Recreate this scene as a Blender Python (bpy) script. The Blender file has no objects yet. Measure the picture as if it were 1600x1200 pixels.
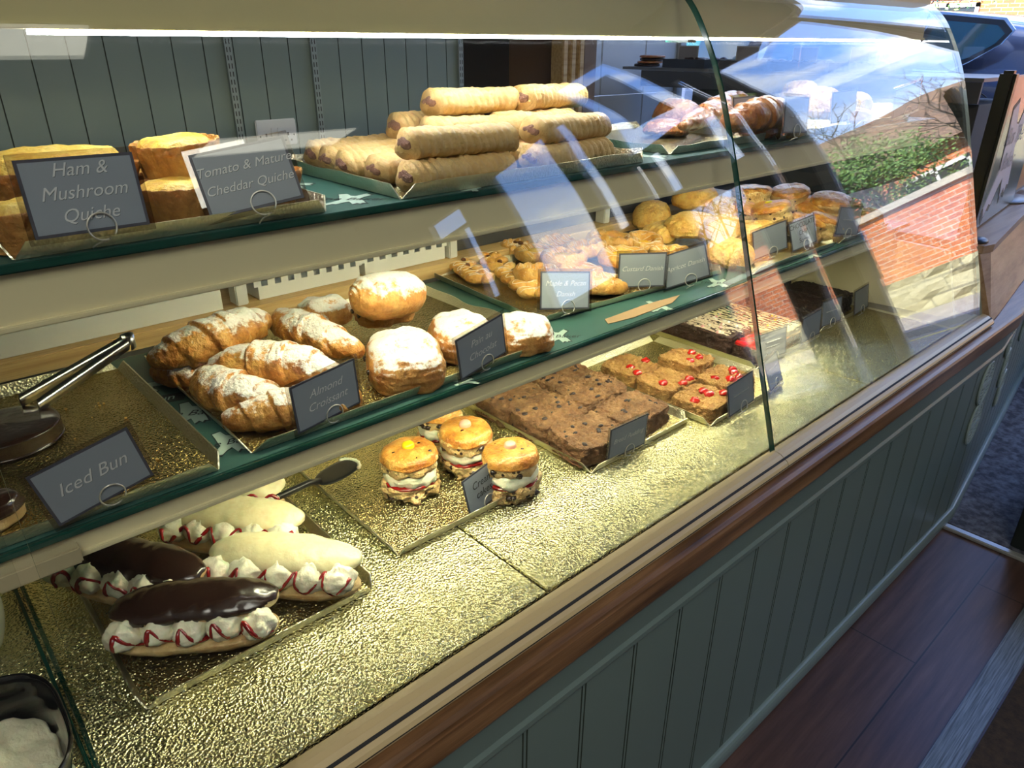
import bpy, bmesh, math, random
from mathutils import Vector, Matrix, noise
from mathutils.bvhtree import BVHTree
random.seed(7)
PI = math.pi
S = bpy.context.scene
COL = S.collection

# ------------------------------------------------------------------ camera
CAM = Vector((0, 0, 1.5))
RT = Vector((0.74081, -0.67170, 0.00427)); UP = Vector((0.28450, 0.31952, 0.90386)); FW = Vector((0.60849, 0.66837, -0.42781))
cd = bpy.data.cameras.new('camera'); cam = bpy.data.objects.new('camera', cd); COL.objects.link(cam)
m = Matrix((RT, UP, -FW)).transposed().to_4x4(); m.translation = CAM
cam.matrix_world = m
cd.sensor_width = 36; cd.lens = 36*1130/1600; cd.clip_start = .02; cd.clip_end = 200
S.camera = cam
S.view_settings.view_transform = 'Standard'; S.view_settings.look = 'None'
S.view_settings.exposure = 0.62; S.view_settings.gamma = 1; S.view_settings.use_curve_mapping = False
S.cycles.use_denoising = True
S.cycles.max_bounces = 10; S.cycles.transparent_max_bounces = 24; S.cycles.caustics_reflective = False; S.cycles.caustics_refractive = False
S.cycles.sample_clamp_indirect = 8

def P(px, py, z):
    "world point of the photograph's pixel (1600x1200) on the horizontal plane at height z"
    d = RT*((px-800)/1130) + UP*(-(py-600)/1130) + FW
    return CAM + d*((z-1.5)/d.z)
def PY(px, py, y):
    d = RT*((px-800)/1130) + UP*(-(py-600)/1130) + FW
    return CAM + d*(y/d.y)

# ------------------------------------------------------------------ sky
W = bpy.data.worlds.new('sky'); S.world = W; W.use_nodes = True
nt = W.node_tree; nt.nodes.clear()
def nn(t, k, **kw):
    n = t.nodes.new(k)
    for a, b in kw.items(): setattr(n, a, b)
    return n
o_ = nn(nt, 'ShaderNodeOutputWorld'); bg = nn(nt, 'ShaderNodeBackground'); tc = nn(nt, 'ShaderNodeTexCoord')
sep = nn(nt, 'ShaderNodeSeparateXYZ'); nt.links.new(tc.outputs['Generated'], sep.inputs[0])
rp = nn(nt, 'ShaderNodeValToRGB'); nt.links.new(sep.outputs['Z'], rp.inputs[0])
e = rp.color_ramp.elements; e[0].position = 0; e[0].color = (.50, .66, .96, 1); e[1].position = .55; e[1].color = (.08, .26, .85, 1)
mp = nn(nt, 'ShaderNodeMapping'); mp.inputs['Scale'].default_value = (1, 1, 2.6); nt.links.new(tc.outputs['Generated'], mp.inputs[0])
nz = nn(nt, 'ShaderNodeTexNoise'); nz.inputs['Scale'].default_value = 4.2; nz.inputs['Detail'].default_value = 7; nz.inputs['Roughness'].default_value = .55
nt.links.new(mp.outputs[0], nz.inputs[0])
cr = nn(nt, 'ShaderNodeValToRGB'); cr.color_ramp.elements[0].position = .49; cr.color_ramp.elements[1].position = .68; nt.links.new(nz.outputs[0], cr.inputs[0])
mx = nn(nt, 'ShaderNodeMixRGB'); nt.links.new(cr.outputs[0], mx.inputs[0]); nt.links.new(rp.outputs[0], mx.inputs[1]); mx.inputs[2].default_value = (1, 1, 1.02, 1)
nt.links.new(mx.outputs[0], bg.inputs[0]); bg.inputs[1].default_value = 3.4; nt.links.new(bg.outputs[0], o_.inputs[0])

def light(name, kind, loc, energy, color=(1, 1, 1), size=None, target=None):
    l = bpy.data.lights.new(name, kind); o = bpy.data.objects.new(name, l); COL.objects.link(o); o.location = loc
    l.energy = energy; l.color = color
    if size:
        l.shape = 'RECTANGLE'; l.size, l.size_y = size
    if target is not None:
        o.rotation_euler = (Vector(target)-Vector(loc)).to_track_quat('-Z', 'Y').to_euler()
    return o
sun = light('sun', 'SUN', (-6, 2, 10), 15.0, (1, .93, .82), target=(4, .5, 0)); sun.data.angle = .01
XF = 4.4      # plane of the shop front
for (y0, y1, z0, z1) in ((-3.35, -1.0, .4, 4.0), (-.76, 3.25, .1, 3.2)):      # portals in the window openings
    o = light('window_portal', 'AREA', (XF-.02, (y0+y1)/2, (z0+z1)/2), 1, size=(z1-z0, y1-y0), target=(0, (y0+y1)/2, (z0+z1)/2))
    o.rotation_euler = Matrix(((0, 0, 1), (0, 1, 0), (-1, 0, 0))).to_euler(); o.data.cycles.is_portal = True

# ------------------------------------------------------------------ materials
MATS = {}
def ramp(t, src, stops):
    r = nn(t, 'ShaderNodeValToRGB'); t.links.new(src, r.inputs[0]); el = r.color_ramp.elements
    while len(el) < len(stops): el.new(.5)
    for q, (p, c) in zip(el, stops):
        q.position = p; q.color = (*c, 1) if len(c) == 3 else c
    return r.outputs[0]
def mixc(t, f, a, b):
    n = nn(t, 'ShaderNodeMixRGB')
    for i, s in enumerate((f, a, b)):
        if hasattr(s, 'is_linked'): t.links.new(s, n.inputs[i])
        elif i == 0: n.inputs[0].default_value = s
        else: n.inputs[i].default_value = (*s, 1)
    return n.outputs[0]
def noi(t, co, scale, detail=4, rough=.55, stretch=None):
    if stretch:
        mpp = nn(t, 'ShaderNodeMapping'); mpp.inputs['Scale'].default_value = stretch; t.links.new(co, mpp.inputs[0]); co = mpp.outputs[0]
    n = nn(t, 'ShaderNodeTexNoise'); n.inputs['Scale'].default_value = scale; n.inputs['Detail'].default_value = detail; n.inputs['Roughness'].default_value = rough
    t.links.new(co, n.inputs[0]); return n.outputs[0]
def vor(t, co, scale, feat='F1'):
    n = nn(t, 'ShaderNodeTexVoronoi'); n.feature = feat; n.inputs['Scale'].default_value = scale; t.links.new(co, n.inputs[0]); return n
def mat(name, color=(.5, .5, .5), rough=.5, metal=0, bump=None, build=None, coat=0, emit=None, sss=0, spec=.5, **kw):
    if name in MATS: return MATS[name]
    M = bpy.data.materials.new(name); M.use_nodes = True; t = M.node_tree; b = t.nodes['Principled BSDF']
    b.inputs['Base Color'].default_value = (*color, 1); b.inputs['Roughness'].default_value = rough; b.inputs['Metallic'].default_value = metal
    b.inputs['Coat Weight'].default_value = coat; b.inputs['Specular IOR Level'].default_value = spec
    if sss: b.inputs['Subsurface Weight'].default_value = sss; b.inputs['Subsurface Scale'].default_value = .006
    if emit: b.inputs['Emission Color'].default_value = (*emit[0], 1); b.inputs['Emission Strength'].default_value = emit[1]
    tcn = nn(t, 'ShaderNodeTexCoord'); co = tcn.outputs['Object']
    if build:
        c = build(t, co, b)
        if c is not None: t.links.new(c, b.inputs['Base Color'])
    if bump:
        bl = bump if isinstance(bump, list) else [bump]; prev = None
        for (sc, st, dist) in bl:
            bp = nn(t, 'ShaderNodeBump'); bp.inputs['Strength'].default_value = st; bp.inputs['Distance'].default_value = dist
            t.links.new(noi(t, co, sc, 3), bp.inputs['Height'])
            if prev: t.links.new(prev, bp.inputs['Normal'])
            prev = bp.outputs[0]
        t.links.new(prev, b.inputs['Normal'])
    MATS[name] = M; return M
def two(a, b_, scale, lo=.35, hi=.65, **k):
    return lambda t, co, b: ramp(t, noi(t, co, scale, **k), [(lo, a), (hi, b_)])

def thin_glass(name, tint=(1, 1, 1), extra=1.0):
    M = bpy.data.materials.new(name); M.use_nodes = True; t = M.node_tree; t.nodes.clear()
    out = nn(t, 'ShaderNodeOutputMaterial'); tr = nn(t, 'ShaderNodeBsdfTransparent'); gl = nn(t, 'ShaderNodeBsdfGlossy'); gl.inputs['Roughness'].default_value = 0
    tr.inputs[0].default_value = (*tint, 1); gl.inputs[0].default_value = (1, 1, 1, 1)
    ge = nn(t, 'ShaderNodeNewGeometry'); mm = nn(t, 'ShaderNodeMapRange'); t.links.new(ge.outputs['Backfacing'], mm.inputs[0])
    mm.inputs['To Min'].default_value = 1.52; mm.inputs['To Max'].default_value = 1/1.52
    fr = nn(t, 'ShaderNodeFresnel'); t.links.new(mm.outputs[0], fr.inputs[0])
    ml = nn(t, 'ShaderNodeMath', operation='MULTIPLY'); ml.use_clamp = True; ml.inputs[1].default_value = extra; t.links.new(fr.outputs[0], ml.inputs[0])
    mi = nn(t, 'ShaderNodeMixShader'); t.links.new(ml.outputs[0], mi.inputs[0]); t.links.new(tr.outputs[0], mi.inputs[1]); t.links.new(gl.outputs[0], mi.inputs[2])
    t.links.new(mi.outputs[0], out.inputs[0]); MATS[name] = M; return M
GLASS = thin_glass('case_glass', (.985, .995, .985))
WINGLASS = thin_glass('window_glass', (.97, .985, .98))
PLASTIC = thin_glass('clear_plastic', (.9, .9, .88), 1.6)
EDGE = mat('glass_edge_green', (.010, .055, .042), .2, coat=.3)
EDGELIT = mat('glass_edge_lit', (.45, .47, .30), .2)  # lit copy of the glass edge, its brightness put into the colour

def foil(name, c1, c2, rough=.36, sc=190, st=.75):
    def f(t, co, b):
        wv = noi(t, co, sc*.8, 2, .5); v = nn(t, 'ShaderNodeTexVoronoi'); v.feature = 'SMOOTH_F1'; v.inputs['Scale'].default_value = sc; v.inputs['Smoothness'].default_value = .35
        t.links.new(co, v.inputs[0])
        ad = nn(t, 'ShaderNodeMath', operation='ADD'); t.links.new(v.outputs['Distance'], ad.inputs[0]); t.links.new(wv, ad.inputs[1])
        bp = nn(t, 'ShaderNodeBump'); bp.inputs['Strength'].default_value = 1; bp.inputs['Distance'].default_value = st*.0032
        t.links.new(ad.outputs[0], bp.inputs['Height'])
        b2 = nn(t, 'ShaderNodeBump'); b2.inputs['Strength'].default_value = .5; b2.inputs['Distance'].default_value = .006; t.links.new(noi(t, co, 22, 2), b2.inputs['Height']); t.links.new(bp.outputs[0], b2.inputs['Normal'])
        t.links.new(b2.outputs[0], b.inputs['Normal'])
        return ramp(t, noi(t, co, 9, 4), [(.35, c1), (.7, c2)])
    return mat(name, c1, rough, 1, build=f)
DECKFOIL = foil('lemon_gold_foil', (.80, .74, .40), (.88, .84, .52), .25, 280, .8)
TRAYFOIL = foil('gold_foil_tray', (.62, .50, .24), (.74, .66, .36), .26, 300, .65)
TRAYDARK = foil('old_gold_foil', (.46, .34, .12), (.56, .43, .17), .27, 300, .65)
LIPFOIL = foil('foil_tray_lip', (.72, .68, .48), (.80, .76, .58), .34, 300, .30)
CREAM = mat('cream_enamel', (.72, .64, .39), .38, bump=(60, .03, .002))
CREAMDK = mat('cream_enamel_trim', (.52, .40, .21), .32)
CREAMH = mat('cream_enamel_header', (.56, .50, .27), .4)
DARK = mat('black_gap', (.012, .011, .01), .7)
SAGE = mat('sage_paint', (.135, .185, .165), .42, bump=(90, .05, .002))
SAGEB = mat('sage_wall_paint', (.19, .24, .215), .55, bump=(90, .05, .002))
SAGEG = mat('sage_groove', (.035, .05, .035), .8)
WHITE = mat('white_plastic', (.72, .72, .70), .4)
WHITEP = mat('white_paint', (.62, .62, .60), .5)
STEEL = mat('brushed_steel', (.62, .62, .64), .28, 1)
WIRE = mat('steel_wire', (.62, .60, .55), .3, .7)
BLACK = mat('black_plastic', (.015, .015, .017), .3)
def wood(name, c1, c2, c3, rough, sc=12, axis=(1, 12, 12), bump=.25):
    def f(t, co, b):
        n1 = noi(t, co, sc, 6, .6, axis); n2 = noi(t, co, sc*5, 3, .6, (axis[0]*.6, axis[1]*1.5, axis[2]*1.5))
        c = ramp(t, n1, [(.3, c1), (.5, c2), (.72, c3)])
        bp = nn(t, 'ShaderNodeBump'); bp.inputs['Strength'].default_value = bump; bp.inputs['Distance'].default_value = .001
        t.links.new(n2, bp.inputs['Height']); t.links.new(bp.outputs[0], b.inputs['Normal'])
        return mixc(t, ramp(t, n2, [(.35, (0, 0, 0)), (.6, (.25, .25, .25))]), c, c1)
    return mat(name, c2, rough, build=f)
OAK = wood('oak_trim', (.055, .025, .010), (.20, .10, .042), (.36, .20, .09), .36, 3.5, (.8, 12, 12), .4)
OAKL = wood('oak_counter', (.24, .13, .065), (.40, .25, .14), (.50, .34, .21), .42, 4, (.6, 9, 9))
PINE = wood('pine_worktop', (.40, .24, .09), (.62, .42, .19), (.70, .52, .27), .5, 5, (.4, 16, 16))
def floorf(t, co, b):
    mpp = nn(t, 'ShaderNodeMapping'); t.links.new(co, mpp.inputs[0]); mpp.inputs['Location'].default_value = (.32, .055, 0)
    br = nn(t, 'ShaderNodeTexBrick'); br.offset = .37; br.inputs['Scale'].default_value = 1; br.inputs['Brick Width'].default_value = 1.28; br.inputs['Row Height'].default_value = .192
    br.inputs['Mortar Size'].default_value = .0022; br.inputs['Mortar Smooth'].default_value = .2; br.inputs['Color1'].default_value = (.3, .3, .3, 1); br.inputs['Color2'].default_value = (.75, .75, .75, 1); br.inputs['Mortar'].default_value = (0, 0, 0, 1)
    t.links.new(mpp.outputs[0], br.inputs[0])
    n1 = noi(t, co, 3, 6, .62, (1, 14, 1)); n2 = noi(t, co, 2.2, 4)
    c = ramp(t, n1, [(.3, (.035, .018, .014)), (.55, (.10, .052, .038)), (.75, (.15, .085, .062))])
    c = mixc(t, ramp(t, n2, [(.35, (0, 0, 0)), (.7, (.55, .55, .55))]), c, (.05, .03, .027))
    return mixc(t, br.outputs['Fac'], c, (.012, .007, .006))
FLOOR = mat('dark_plank_floor', (.08, .05, .04), .36, build=floorf, bump=(60, .08, .002))
DOORMAT = mat('grey_blue_mat', (.1, .1, .12), .8, build=two((.035, .037, .05), (.16, .17, .21), 38, .38, .66, detail=8), bump=(220, .6, .004))
BROWNMAT = mat('brown_coir_mat', (.05, .035, .02), .9, build=two((.02, .013, .008), (.06, .036, .018), 60, .3, .7, detail=8), bump=(260, .6, .004))
ALU = mat('ribbed_aluminium', (.2, .22, .22), .5, .6, build=two((.10, .11, .11), (.24, .26, .26), 9, .35, .65, stretch=(1, 30, 1)))
# food
def pastry(name, pale, gold, brown, sugar=0, bsc=140, bst=.5, rough=.5, spots=None, coat=0, lo=.3, hi=.72, lam=0):
    def f(t, co, b):
        n = noi(t, co, 28, 5, .6)
        c = ramp(t, n, [(lo, pale), ((lo+hi)/2, gold), (hi, brown)])
        if lam:
            c = mixc(t, ramp(t, noi(t, co, 60, 3, .6, (.25, 2.2, 2.2)), [(.45, (0, 0, 0)), (.75, (.45, .45, .45))]), c, pale)
        c = mixc(t, ramp(t, noi(t, co, 160, 3), [(.4, (0, 0, 0)), (.8, (.5, .5, .5))]), c, brown)
        if spots:
            v = vor(t, co, spots[1]); w = noi(t, co, spots[1]*1.3, 2)
            ad = nn(t, 'ShaderNodeMath', operation='MULTIPLY_ADD'); t.links.new(w, ad.inputs[0]); ad.inputs[1].default_value = .5; t.links.new(v.outputs['Distance'], ad.inputs[2])
            k = ramp(t, ad.outputs[0], [(spots[2], (1, 1, 1)), (spots[2]+.06, (0, 0, 0))])
            c = mixc(t, k, c, spots[0])
        if sugar:
            g = nn(t, 'ShaderNodeNewGeometry'); s = nn(t, 'ShaderNodeSeparateXYZ'); t.links.new(g.outputs['Normal'], s.inputs[0])
            n3 = noi(t, co, 90, 6, .75); n4 = noi(t, co, 22, 2)
            a = nn(t, 'ShaderNodeMath', operation='MULTIPLY'); t.links.new(s.outputs['Z'], a.inputs[0]); a.inputs[1].default_value = .55
            a2 = nn(t, 'ShaderNodeMath', operation='ADD'); t.links.new(a.outputs[0], a2.inputs[0]); t.links.new(n3, a2.inputs[1])
            a3 = nn(t, 'ShaderNodeMath', operation='MULTIPLY_ADD'); t.links.new(n4, a3.inputs[0]); a3.inputs[1].default_value = .7; t.links.new(a2.outputs[0], a3.inputs[2])
            a4 = nn(t, 'ShaderNodeMath', operation='MULTIPLY'); a4.inputs[1].default_value = .5; t.links.new(a3.outputs[0], a4.inputs[0])
            c = mixc(t, ramp(t, a4.outputs[0], [(.64-.1*sugar, (0, 0, 0)), (.72-.1*sugar, (.93, .93, .93))]), c, (.80, .78, .74))
        return c
    return mat(name, gold, rough, build=f, bump=[(bsc, min(1, bst*1.5), .006), (bsc*3.2, bst, .003)], sss=.08, coat=coat)
CROIS = pastry('croissant_pastry', (.66, .38, .10), (.52, .22, .04), (.20, .06, .015), sugar=.55, bsc=70, bst=.7, lam=1, lo=.32, hi=.66)
CHOCPAN = pastry('sugared_pastry', (.68, .40, .13), (.54, .24, .06), (.24, .08, .02), sugar=.95, bsc=70, bst=.5, lam=1)
GOLDP = pastry('golden_puff_pastry', (.78, .55, .20), (.72, .42, .09), (.46, .20, .04), bsc=70, bst=.7, lam=1)
GLAZED = pastry('glazed_red_gold_pastry', (.58, .30, .10), (.50, .18, .05), (.26, .06, .02), bsc=60, bst=.6, rough=.3, coat=.4, lam=1)
DANISH = pastry('danish_pastry', (.80, .54, .19), (.72, .38, .08), (.42, .17, .03), bsc=90, bst=.5, rough=.38, coat=.2)
SROLL = pastry('sausage_roll_pastry', (.72, .52, .24), (.66, .44, .17), (.48, .27, .09), bsc=120, bst=.35, rough=.55, lo=.35, hi=.85)
MEAT = pastry('sausage_meat', (.46, .28, .19), (.36, .19, .13), (.22, .10, .07), bsc=150, bst=.8)
CRUST = pastry('shortcrust_pastry', (.62, .36, .11), (.48, .23, .06), (.27, .11, .03), bsc=110, bst=.4)
QUICHE = pastry('quiche_filling', (.86, .68, .22), (.80, .52, .08), (.42, .17, .03), bsc=80, bst=.6, rough=.4)
SCONETOP = pastry('glazed_scone_top', (.74, .42, .11), (.60, .26, .035), (.34, .11, .02), bsc=90, bst=.6, rough=.36, coat=.25, lo=.36, hi=.64)
SCONE = pastry('scone_side', (.74, .56, .27), (.68, .47, .20), (.52, .32, .12), bsc=90, bst=.8, spots=((.045, .018, .010), 62, .42))
SCONEP = pastry('plain_scone_side', (.74, .54, .26), (.66, .43, .17), (.42, .22, .07), bsc=90, bst=.8)
BREADR = pastry('brown_bread_crust', (.52, .32, .14), (.42, .22, .08), (.26, .12, .04), bsc=90, bst=.3)
WBUN = pastry('white_iced_bun', (.74, .68, .42), (.72, .64, .36), (.64, .50, .24), bsc=70, bst=.12, rough=.35, lo=.4, hi=.95)
BUNB = pastry('soft_bun', (.70, .56, .30), (.66, .48, .22), (.46, .26, .09), bsc=90, bst=.25)
CHOC = mat('chocolate_icing', (.028, .013, .009), .22, bump=(60, .25, .003), coat=.3)
WHIP = mat('whipped_cream', (.82, .78, .58), .45, bump=[(110, .5, .003), (300, .3, .002)], sss=.15)
JAM = mat('red_jam', (.26, .008, .008), .12, coat=.6)
BREADP = pastry('bread_pudding_crumb', (.42, .235, .105), (.28, .14, .062), (.10, .045, .020), bsc=190, bst=1.0, rough=.65, spots=((.02, .012, .012), 42, .34))
FLAP = pastry('oat_flapjack_crumb', (.62, .37, .13), (.48, .25, .07), (.28, .12, .035), bsc=190, bst=1.0, rough=.6)
CHERRY = mat('glace_cherry', (.50, .012, .010), .1, coat=.8, sss=.1)
CURRANT = mat('currant', (.02, .008, .010), .35)
ROCKY = pastry('rocky_road_chocolate', (.07, .03, .02), (.045, .018, .012), (.03, .012, .008), bsc=100, bst=.9, rough=.4, spots=((.42, .27, .15), 55, .25))
BROWNIE = pastry('dark_brownie', (.05, .02, .012), (.03, .012, .008), (.018, .008, .006), bsc=120, bst=.7, rough=.45)
WCHOC = mat('white_chocolate', (.72, .62, .38), .35, bump=(90, .3, .002))
MALLOW = mat('white_marshmallow', (.80, .74, .66), .6)
MALLOWP = mat('pink_marshmallow', (.75, .36, .38), .6)
PINKW = mat('pale_icing', (.80, .66, .50), .35)
CUSTARD = mat('yellow_custard', (.80, .50, .05), .25, bump=(90, .2, .002), coat=.3)
PECAN = mat('pecan_nut', (.16, .055, .02), .4, bump=(250, .6, .002))
YSWEET = mat('yellow_sweet', (.80, .62, .01), .25, coat=.5)
PSWEET = mat('pink_sweet', (.62, .34, .26), .3, coat=.4)
CARD = mat('grey_card', (.24, .27, .31), .5)
CARDB = mat('grey_card_border', (.055, .055, .075), .5)
INK = mat('pale_grey_lettering', (.60, .60, .60), .5)
INKD = mat('black_ink', (.012, .012, .015), .5)
PAPERG = mat('green_liner_paper', (.035, .10, .085), .45)
PAPERW = mat('white_print', (.40, .52, .44), .5)
BROWNPAPER = mat('brown_paper', (.38, .24, .12), .7)

# ------------------------------------------------------------------ mesh helpers
def tag(o, label=None, cat=None, group=None, kind=None):
    if label: o['label'] = label
    if cat: o['category'] = cat
    if group: o['group'] = group
    if kind: o['kind'] = kind
    return o
def obj(name, bm, m, parent=None, smooth=True, label=None):
    me = bpy.data.meshes.new(name)
    if isinstance(bm, bmesh.types.BMesh):
        bm.normal_update(); bm.to_mesh(me); bm.free()
    else: me = bm
    ms = m if isinstance(m, (list, tuple)) else [m]
    for q in ms: me.materials.append(q)
    if smooth:
        for p in me.polygons: p.use_smooth = True
    o = bpy.data.objects.new(name, me); COL.objects.link(o)
    if parent: o.parent = parent
    if label: o['label'] = label
    return o
def thing(name, label, cat, loc=(0, 0, 0), rot=(0, 0, 0), group=None):
    o = bpy.data.objects.new(name, None); COL.objects.link(o); o.empty_display_size = .02
    o.location = loc; o.rotation_euler = rot; return tag(o, label, cat, group)
def dup(root, loc, rot, label=None, scale=None):
    r = root.copy(); COL.objects.link(r); r.location = loc; r.rotation_euler = rot
    if scale: r.scale = scale
    if label: r['label'] = label
    for ch in list(root.children):
        c = ch.copy(); COL.objects.link(c); c.parent = r
        for g in ch.children:
            d = g.copy(); COL.objects.link(d); d.parent = c
    return r
def box(bm, a, b, mi=0, bev=0):
    x0, y0, z0 = a; x1, y1, z1 = b
    vs = [bm.verts.new(v) for v in ((x0, y0, z0), (x1, y0, z0), (x1, y1, z0), (x0, y1, z0), (x0, y0, z1), (x1, y0, z1), (x1, y1, z1), (x0, y1, z1))]
    fs = [bm.faces.new([vs[i] for i in f]) for f in ((0, 3, 2, 1), (4, 5, 6, 7), (0, 1, 5, 4), (1, 2, 6, 5), (2, 3, 7, 6), (3, 0, 4, 7))]
    for f in fs: f.material_index = mi
    if bev:
        es = list({e for f in fs for e in f.edges})
        bmesh.ops.bevel(bm, geom=es, offset=bev, segments=2, affect='EDGES', clamp_overlap=True)
    return bm
def bx(a, b, bev=0): return box(bmesh.new(), a, b, 0, bev)
def prism(pts, axis, a, b, bm=None, mi=0):
    "closed outline pts (2D) extruded along an axis from a to b"
    bm = bm or bmesh.new()
    def v3(p, t):
        return {'x': (t, p[0], p[1]), 'y': (p[0], t, p[1]), 'z': (p[0], p[1], t)}[axis]
    A = [bm.verts.new(v3(p, a)) for p in pts]; B = [bm.verts.new(v3(p, b)) for p in pts]; n = len(pts)
    fs = [bm.faces.new((A[i], A[(i+1) % n], B[(i+1) % n], B[i])) for i in range(n)]
    fs += [bm.faces.new(A[::-1]), bm.faces.new(B)]
    for f in fs: f.material_index = mi
    bmesh.ops.recalc_face_normals(bm, faces=fs)
    return bm
def tube(pts, r, sides=6, bm=None, closed=False):
    bm = bm or bmesh.new(); pts = [Vector(p) for p in pts]; n = len(pts); rings = []
    prev = None
    for i, p in enumerate(pts):
        if closed: d = pts[(i+1) % n]-pts[i-1]
        else: d = pts[min(i+1, n-1)]-pts[max(i-1, 0)]
        if d.length < 1e-9: d = Vector((1, 0, 0))
        d.normalize()
        u = prev if prev is not None else (Vector((0, 0, 1)) if abs(d.z) < .9 else Vector((1, 0, 0)))
        u = (u-d*u.dot(d)); 
        if u.length < 1e-6: u = d.orthogonal()
        u.normalize(); prev = u; w = d.cross(u)
        rr = r(i/(n-1)) if callable(r) else r
        rings.append([bm.verts.new(p+(u*math.cos(2*PI*k/sides)+w*math.sin(2*PI*k/sides))*rr) for k in range(sides)])
    for i in range(n if closed else n-1):
        a, b = rings[i], rings[(i+1) % n]
        for k in range(sides): bm.faces.new((a[k], a[(k+1) % sides], b[(k+1) % sides], b[k]))
    if not closed:
        bm.faces.new(rings[0][::-1]); bm.faces.new(rings[-1])
    return bm
def loft(fn, nu, nv, bm=None):
    "closed skin: fn(u in 0..1, angle) -> point; both ends pinch to a pole"
    bm = bm or bmesh.new(); rings = []
    for i in range(1, nu):
        rings.append([bm.verts.new(fn(i/nu, 2*PI*k/nv)) for k in range(nv)])
    for a, b in zip(rings, rings[1:]):
        for k in range(nv): bm.faces.new((a[k], b[k], b[(k+1) % nv], a[(k+1) % nv]))
    p0 = bm.verts.new(sum((Vector(fn(0, 2*PI*k/nv)) for k in range(nv)), Vector())/nv); p1 = bm.verts.new(sum((Vector(fn(1, 2*PI*k/nv)) for k in range(nv)), Vector())/nv)
    for k in range(nv):
        bm.faces.new((p0, rings[0][k], rings[0][(k+1) % nv])); bm.faces.new((p1, rings[-1][(k+1) % nv], rings[-1][k]))
    bmesh.ops.recalc_face_normals(bm, faces=bm.faces[:])
    return bm
def bumpy(bm, amp, scale, seed=0, octv=3, only=None):
    bm.normal_update()
    o = Vector((seed*7.3, seed*3.1, seed*1.7))
    mv = []
    for v in bm.verts:
        s = 0; a = 1; f = scale
        for k in range(octv):
            s += a*noise.noise(v.co*f+o); a *= .55; f *= 2.1
        w = 1 if only is None else only(v.co)
        mv.append((v, v.normal*(s*amp*w)))
    for v, d in mv: v.co += d
    return bm
def lerp(a, b, t): return a+(b-a)*t
def prof(pr, u):
    n = len(pr)-1; t = min(max(u, 0), 1)*n; i = min(int(t), n-1); f = t-i
    return lerp(pr[i][0], pr[i+1][0], f), lerp(pr[i][1], pr[i+1][1], f)
def pillow(a, b, pr, n=2, nv=40, nu=28, amp=0, sc=60, seed=0, flute=None, bm=None):
    "superellipse outline a x b, ring profile pr = [(radius factor, z)...]"
    # smooth resample by catmull-rom
    Q = [pr[0]]+list(pr)+[pr[-1]]; R = []
    for i in range(1, len(Q)-2):
        for k in range(4):
            t = k/4; R.append(tuple(.5*((2*Q[i][j])+(-Q[i-1][j]+Q[i+1][j])*t+(2*Q[i-1][j]-5*Q[i][j]+4*Q[i+1][j]-Q[i+2][j])*t*t+(-Q[i-1][j]+3*Q[i][j]-3*Q[i+1][j]+Q[i+2][j])*t**3) for j in (0, 1)))
    R.append(pr[-1])
    def fn(u, v):
        r, z = prof(R, u); c, s = math.cos(v), math.sin(v)
        k = (abs(c)**n+abs(s)**n)**(-1/n)
        if flute: r *= 1+flute[1]*abs(math.sin(flute[0]*v/2))*(min(1, max(0, z/flute[2])) if len(flute) > 2 else 1)
        return (a*r*k*c, b*r*k*s, z)
    bm = loft(fn, nu, nv, bm)
    if amp: bumpy(bm, amp, sc, seed)
    return bm
def blob(c, r, seed=0, amp=.25, sub=2, sq=(1, 1, 1), bm=None):
    bm = bm or bmesh.new()
    g = bmesh.ops.create_icosphere(bm, subdivisions=sub, radius=1)
    for v in g['verts']:
        k = 1+amp*noise.noise(v.co*1.6+Vector((seed*5.1, seed, 0)))
        v.co = Vector((v.co.x*r*sq[0]*k, v.co.y*r*sq[1]*k, v.co.z*r*sq[2]*k))+Vector(c)
    return bm
def bvh_of(o): return BVHTree.FromPolygons([v.co.copy() for v in o.data.vertices], [tuple(p.vertices) for p in o.data.polygons])
def top(bv, x, y, dz=0, z0=1):
    h = bv.ray_cast(Vector((x, y, z0)), Vector((0, 0, -1)))
    return (h[0]+Vector((0, 0, dz)), h[1]) if h[0] is not None else (None, None)
def drizzle(bv, path, r, name, m, parent, dz=.0003):
    segs = []; cur = []
    for (x, y) in path:
        p, _ = top(bv, x, y, dz)
        if p is None:
            if len(cur) > 2: segs.append(cur)
            cur = []
        else: cur.append(p)
    if len(cur) > 2: segs.append(cur)
    bm = bmesh.new()
    for s in segs: tube(s, r, 5, bm)
    return obj(name, bm, m, parent)
def zig(x0, x1, y0, y1, n, k=8, j=.15):
    out = []; pts = [(lerp(x0, x1, i/n), (y0 if i % 2 else y1)*(1+random.uniform(-j, j))) for i in range(n+1)]
    for a, b in zip(pts, pts[1:]):
        for q in range(k): out.append((lerp(a[0], b[0], q/k), lerp(a[1], b[1], (1-math.cos(PI*q/k))/2)))
    return out
def text(body, size, m, parent, name='lettering', shear=.25, bold=.0, loc=(0, 0, 0), rot=(PI/2, 0, 0), spacing=1.0, line=1.0, align='CENTER', sx=1):
    c = bpy.data.curves.new(name, 'FONT'); c.body = body; c.size = size; c.shear = shear; c.offset = bold; c.align_x = align; c.align_y = 'CENTER'
    c.space_character = spacing; c.space_line = line; c.extrude = .00005; c.resolution_u = 3
    t = bpy.data.objects.new('tmp', c); COL.objects.link(t)
    dg = bpy.context.evaluated_depsgraph_get(); me = bpy.data.meshes.new_from_object(t.evaluated_get(dg)); bpy.data.objects.remove(t)
    me.materials.clear(); me.materials.append(m)
    o = bpy.data.objects.new(name, me); COL.objects.link(o); o.parent = parent; o.location = loc; o.rotation_euler = rot; o.scale = (sx, 1, 1)
    return o
def struct(name, bm, m, smooth=False): return tag(obj(name, bm, m, None, smooth), kind='structure')
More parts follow.
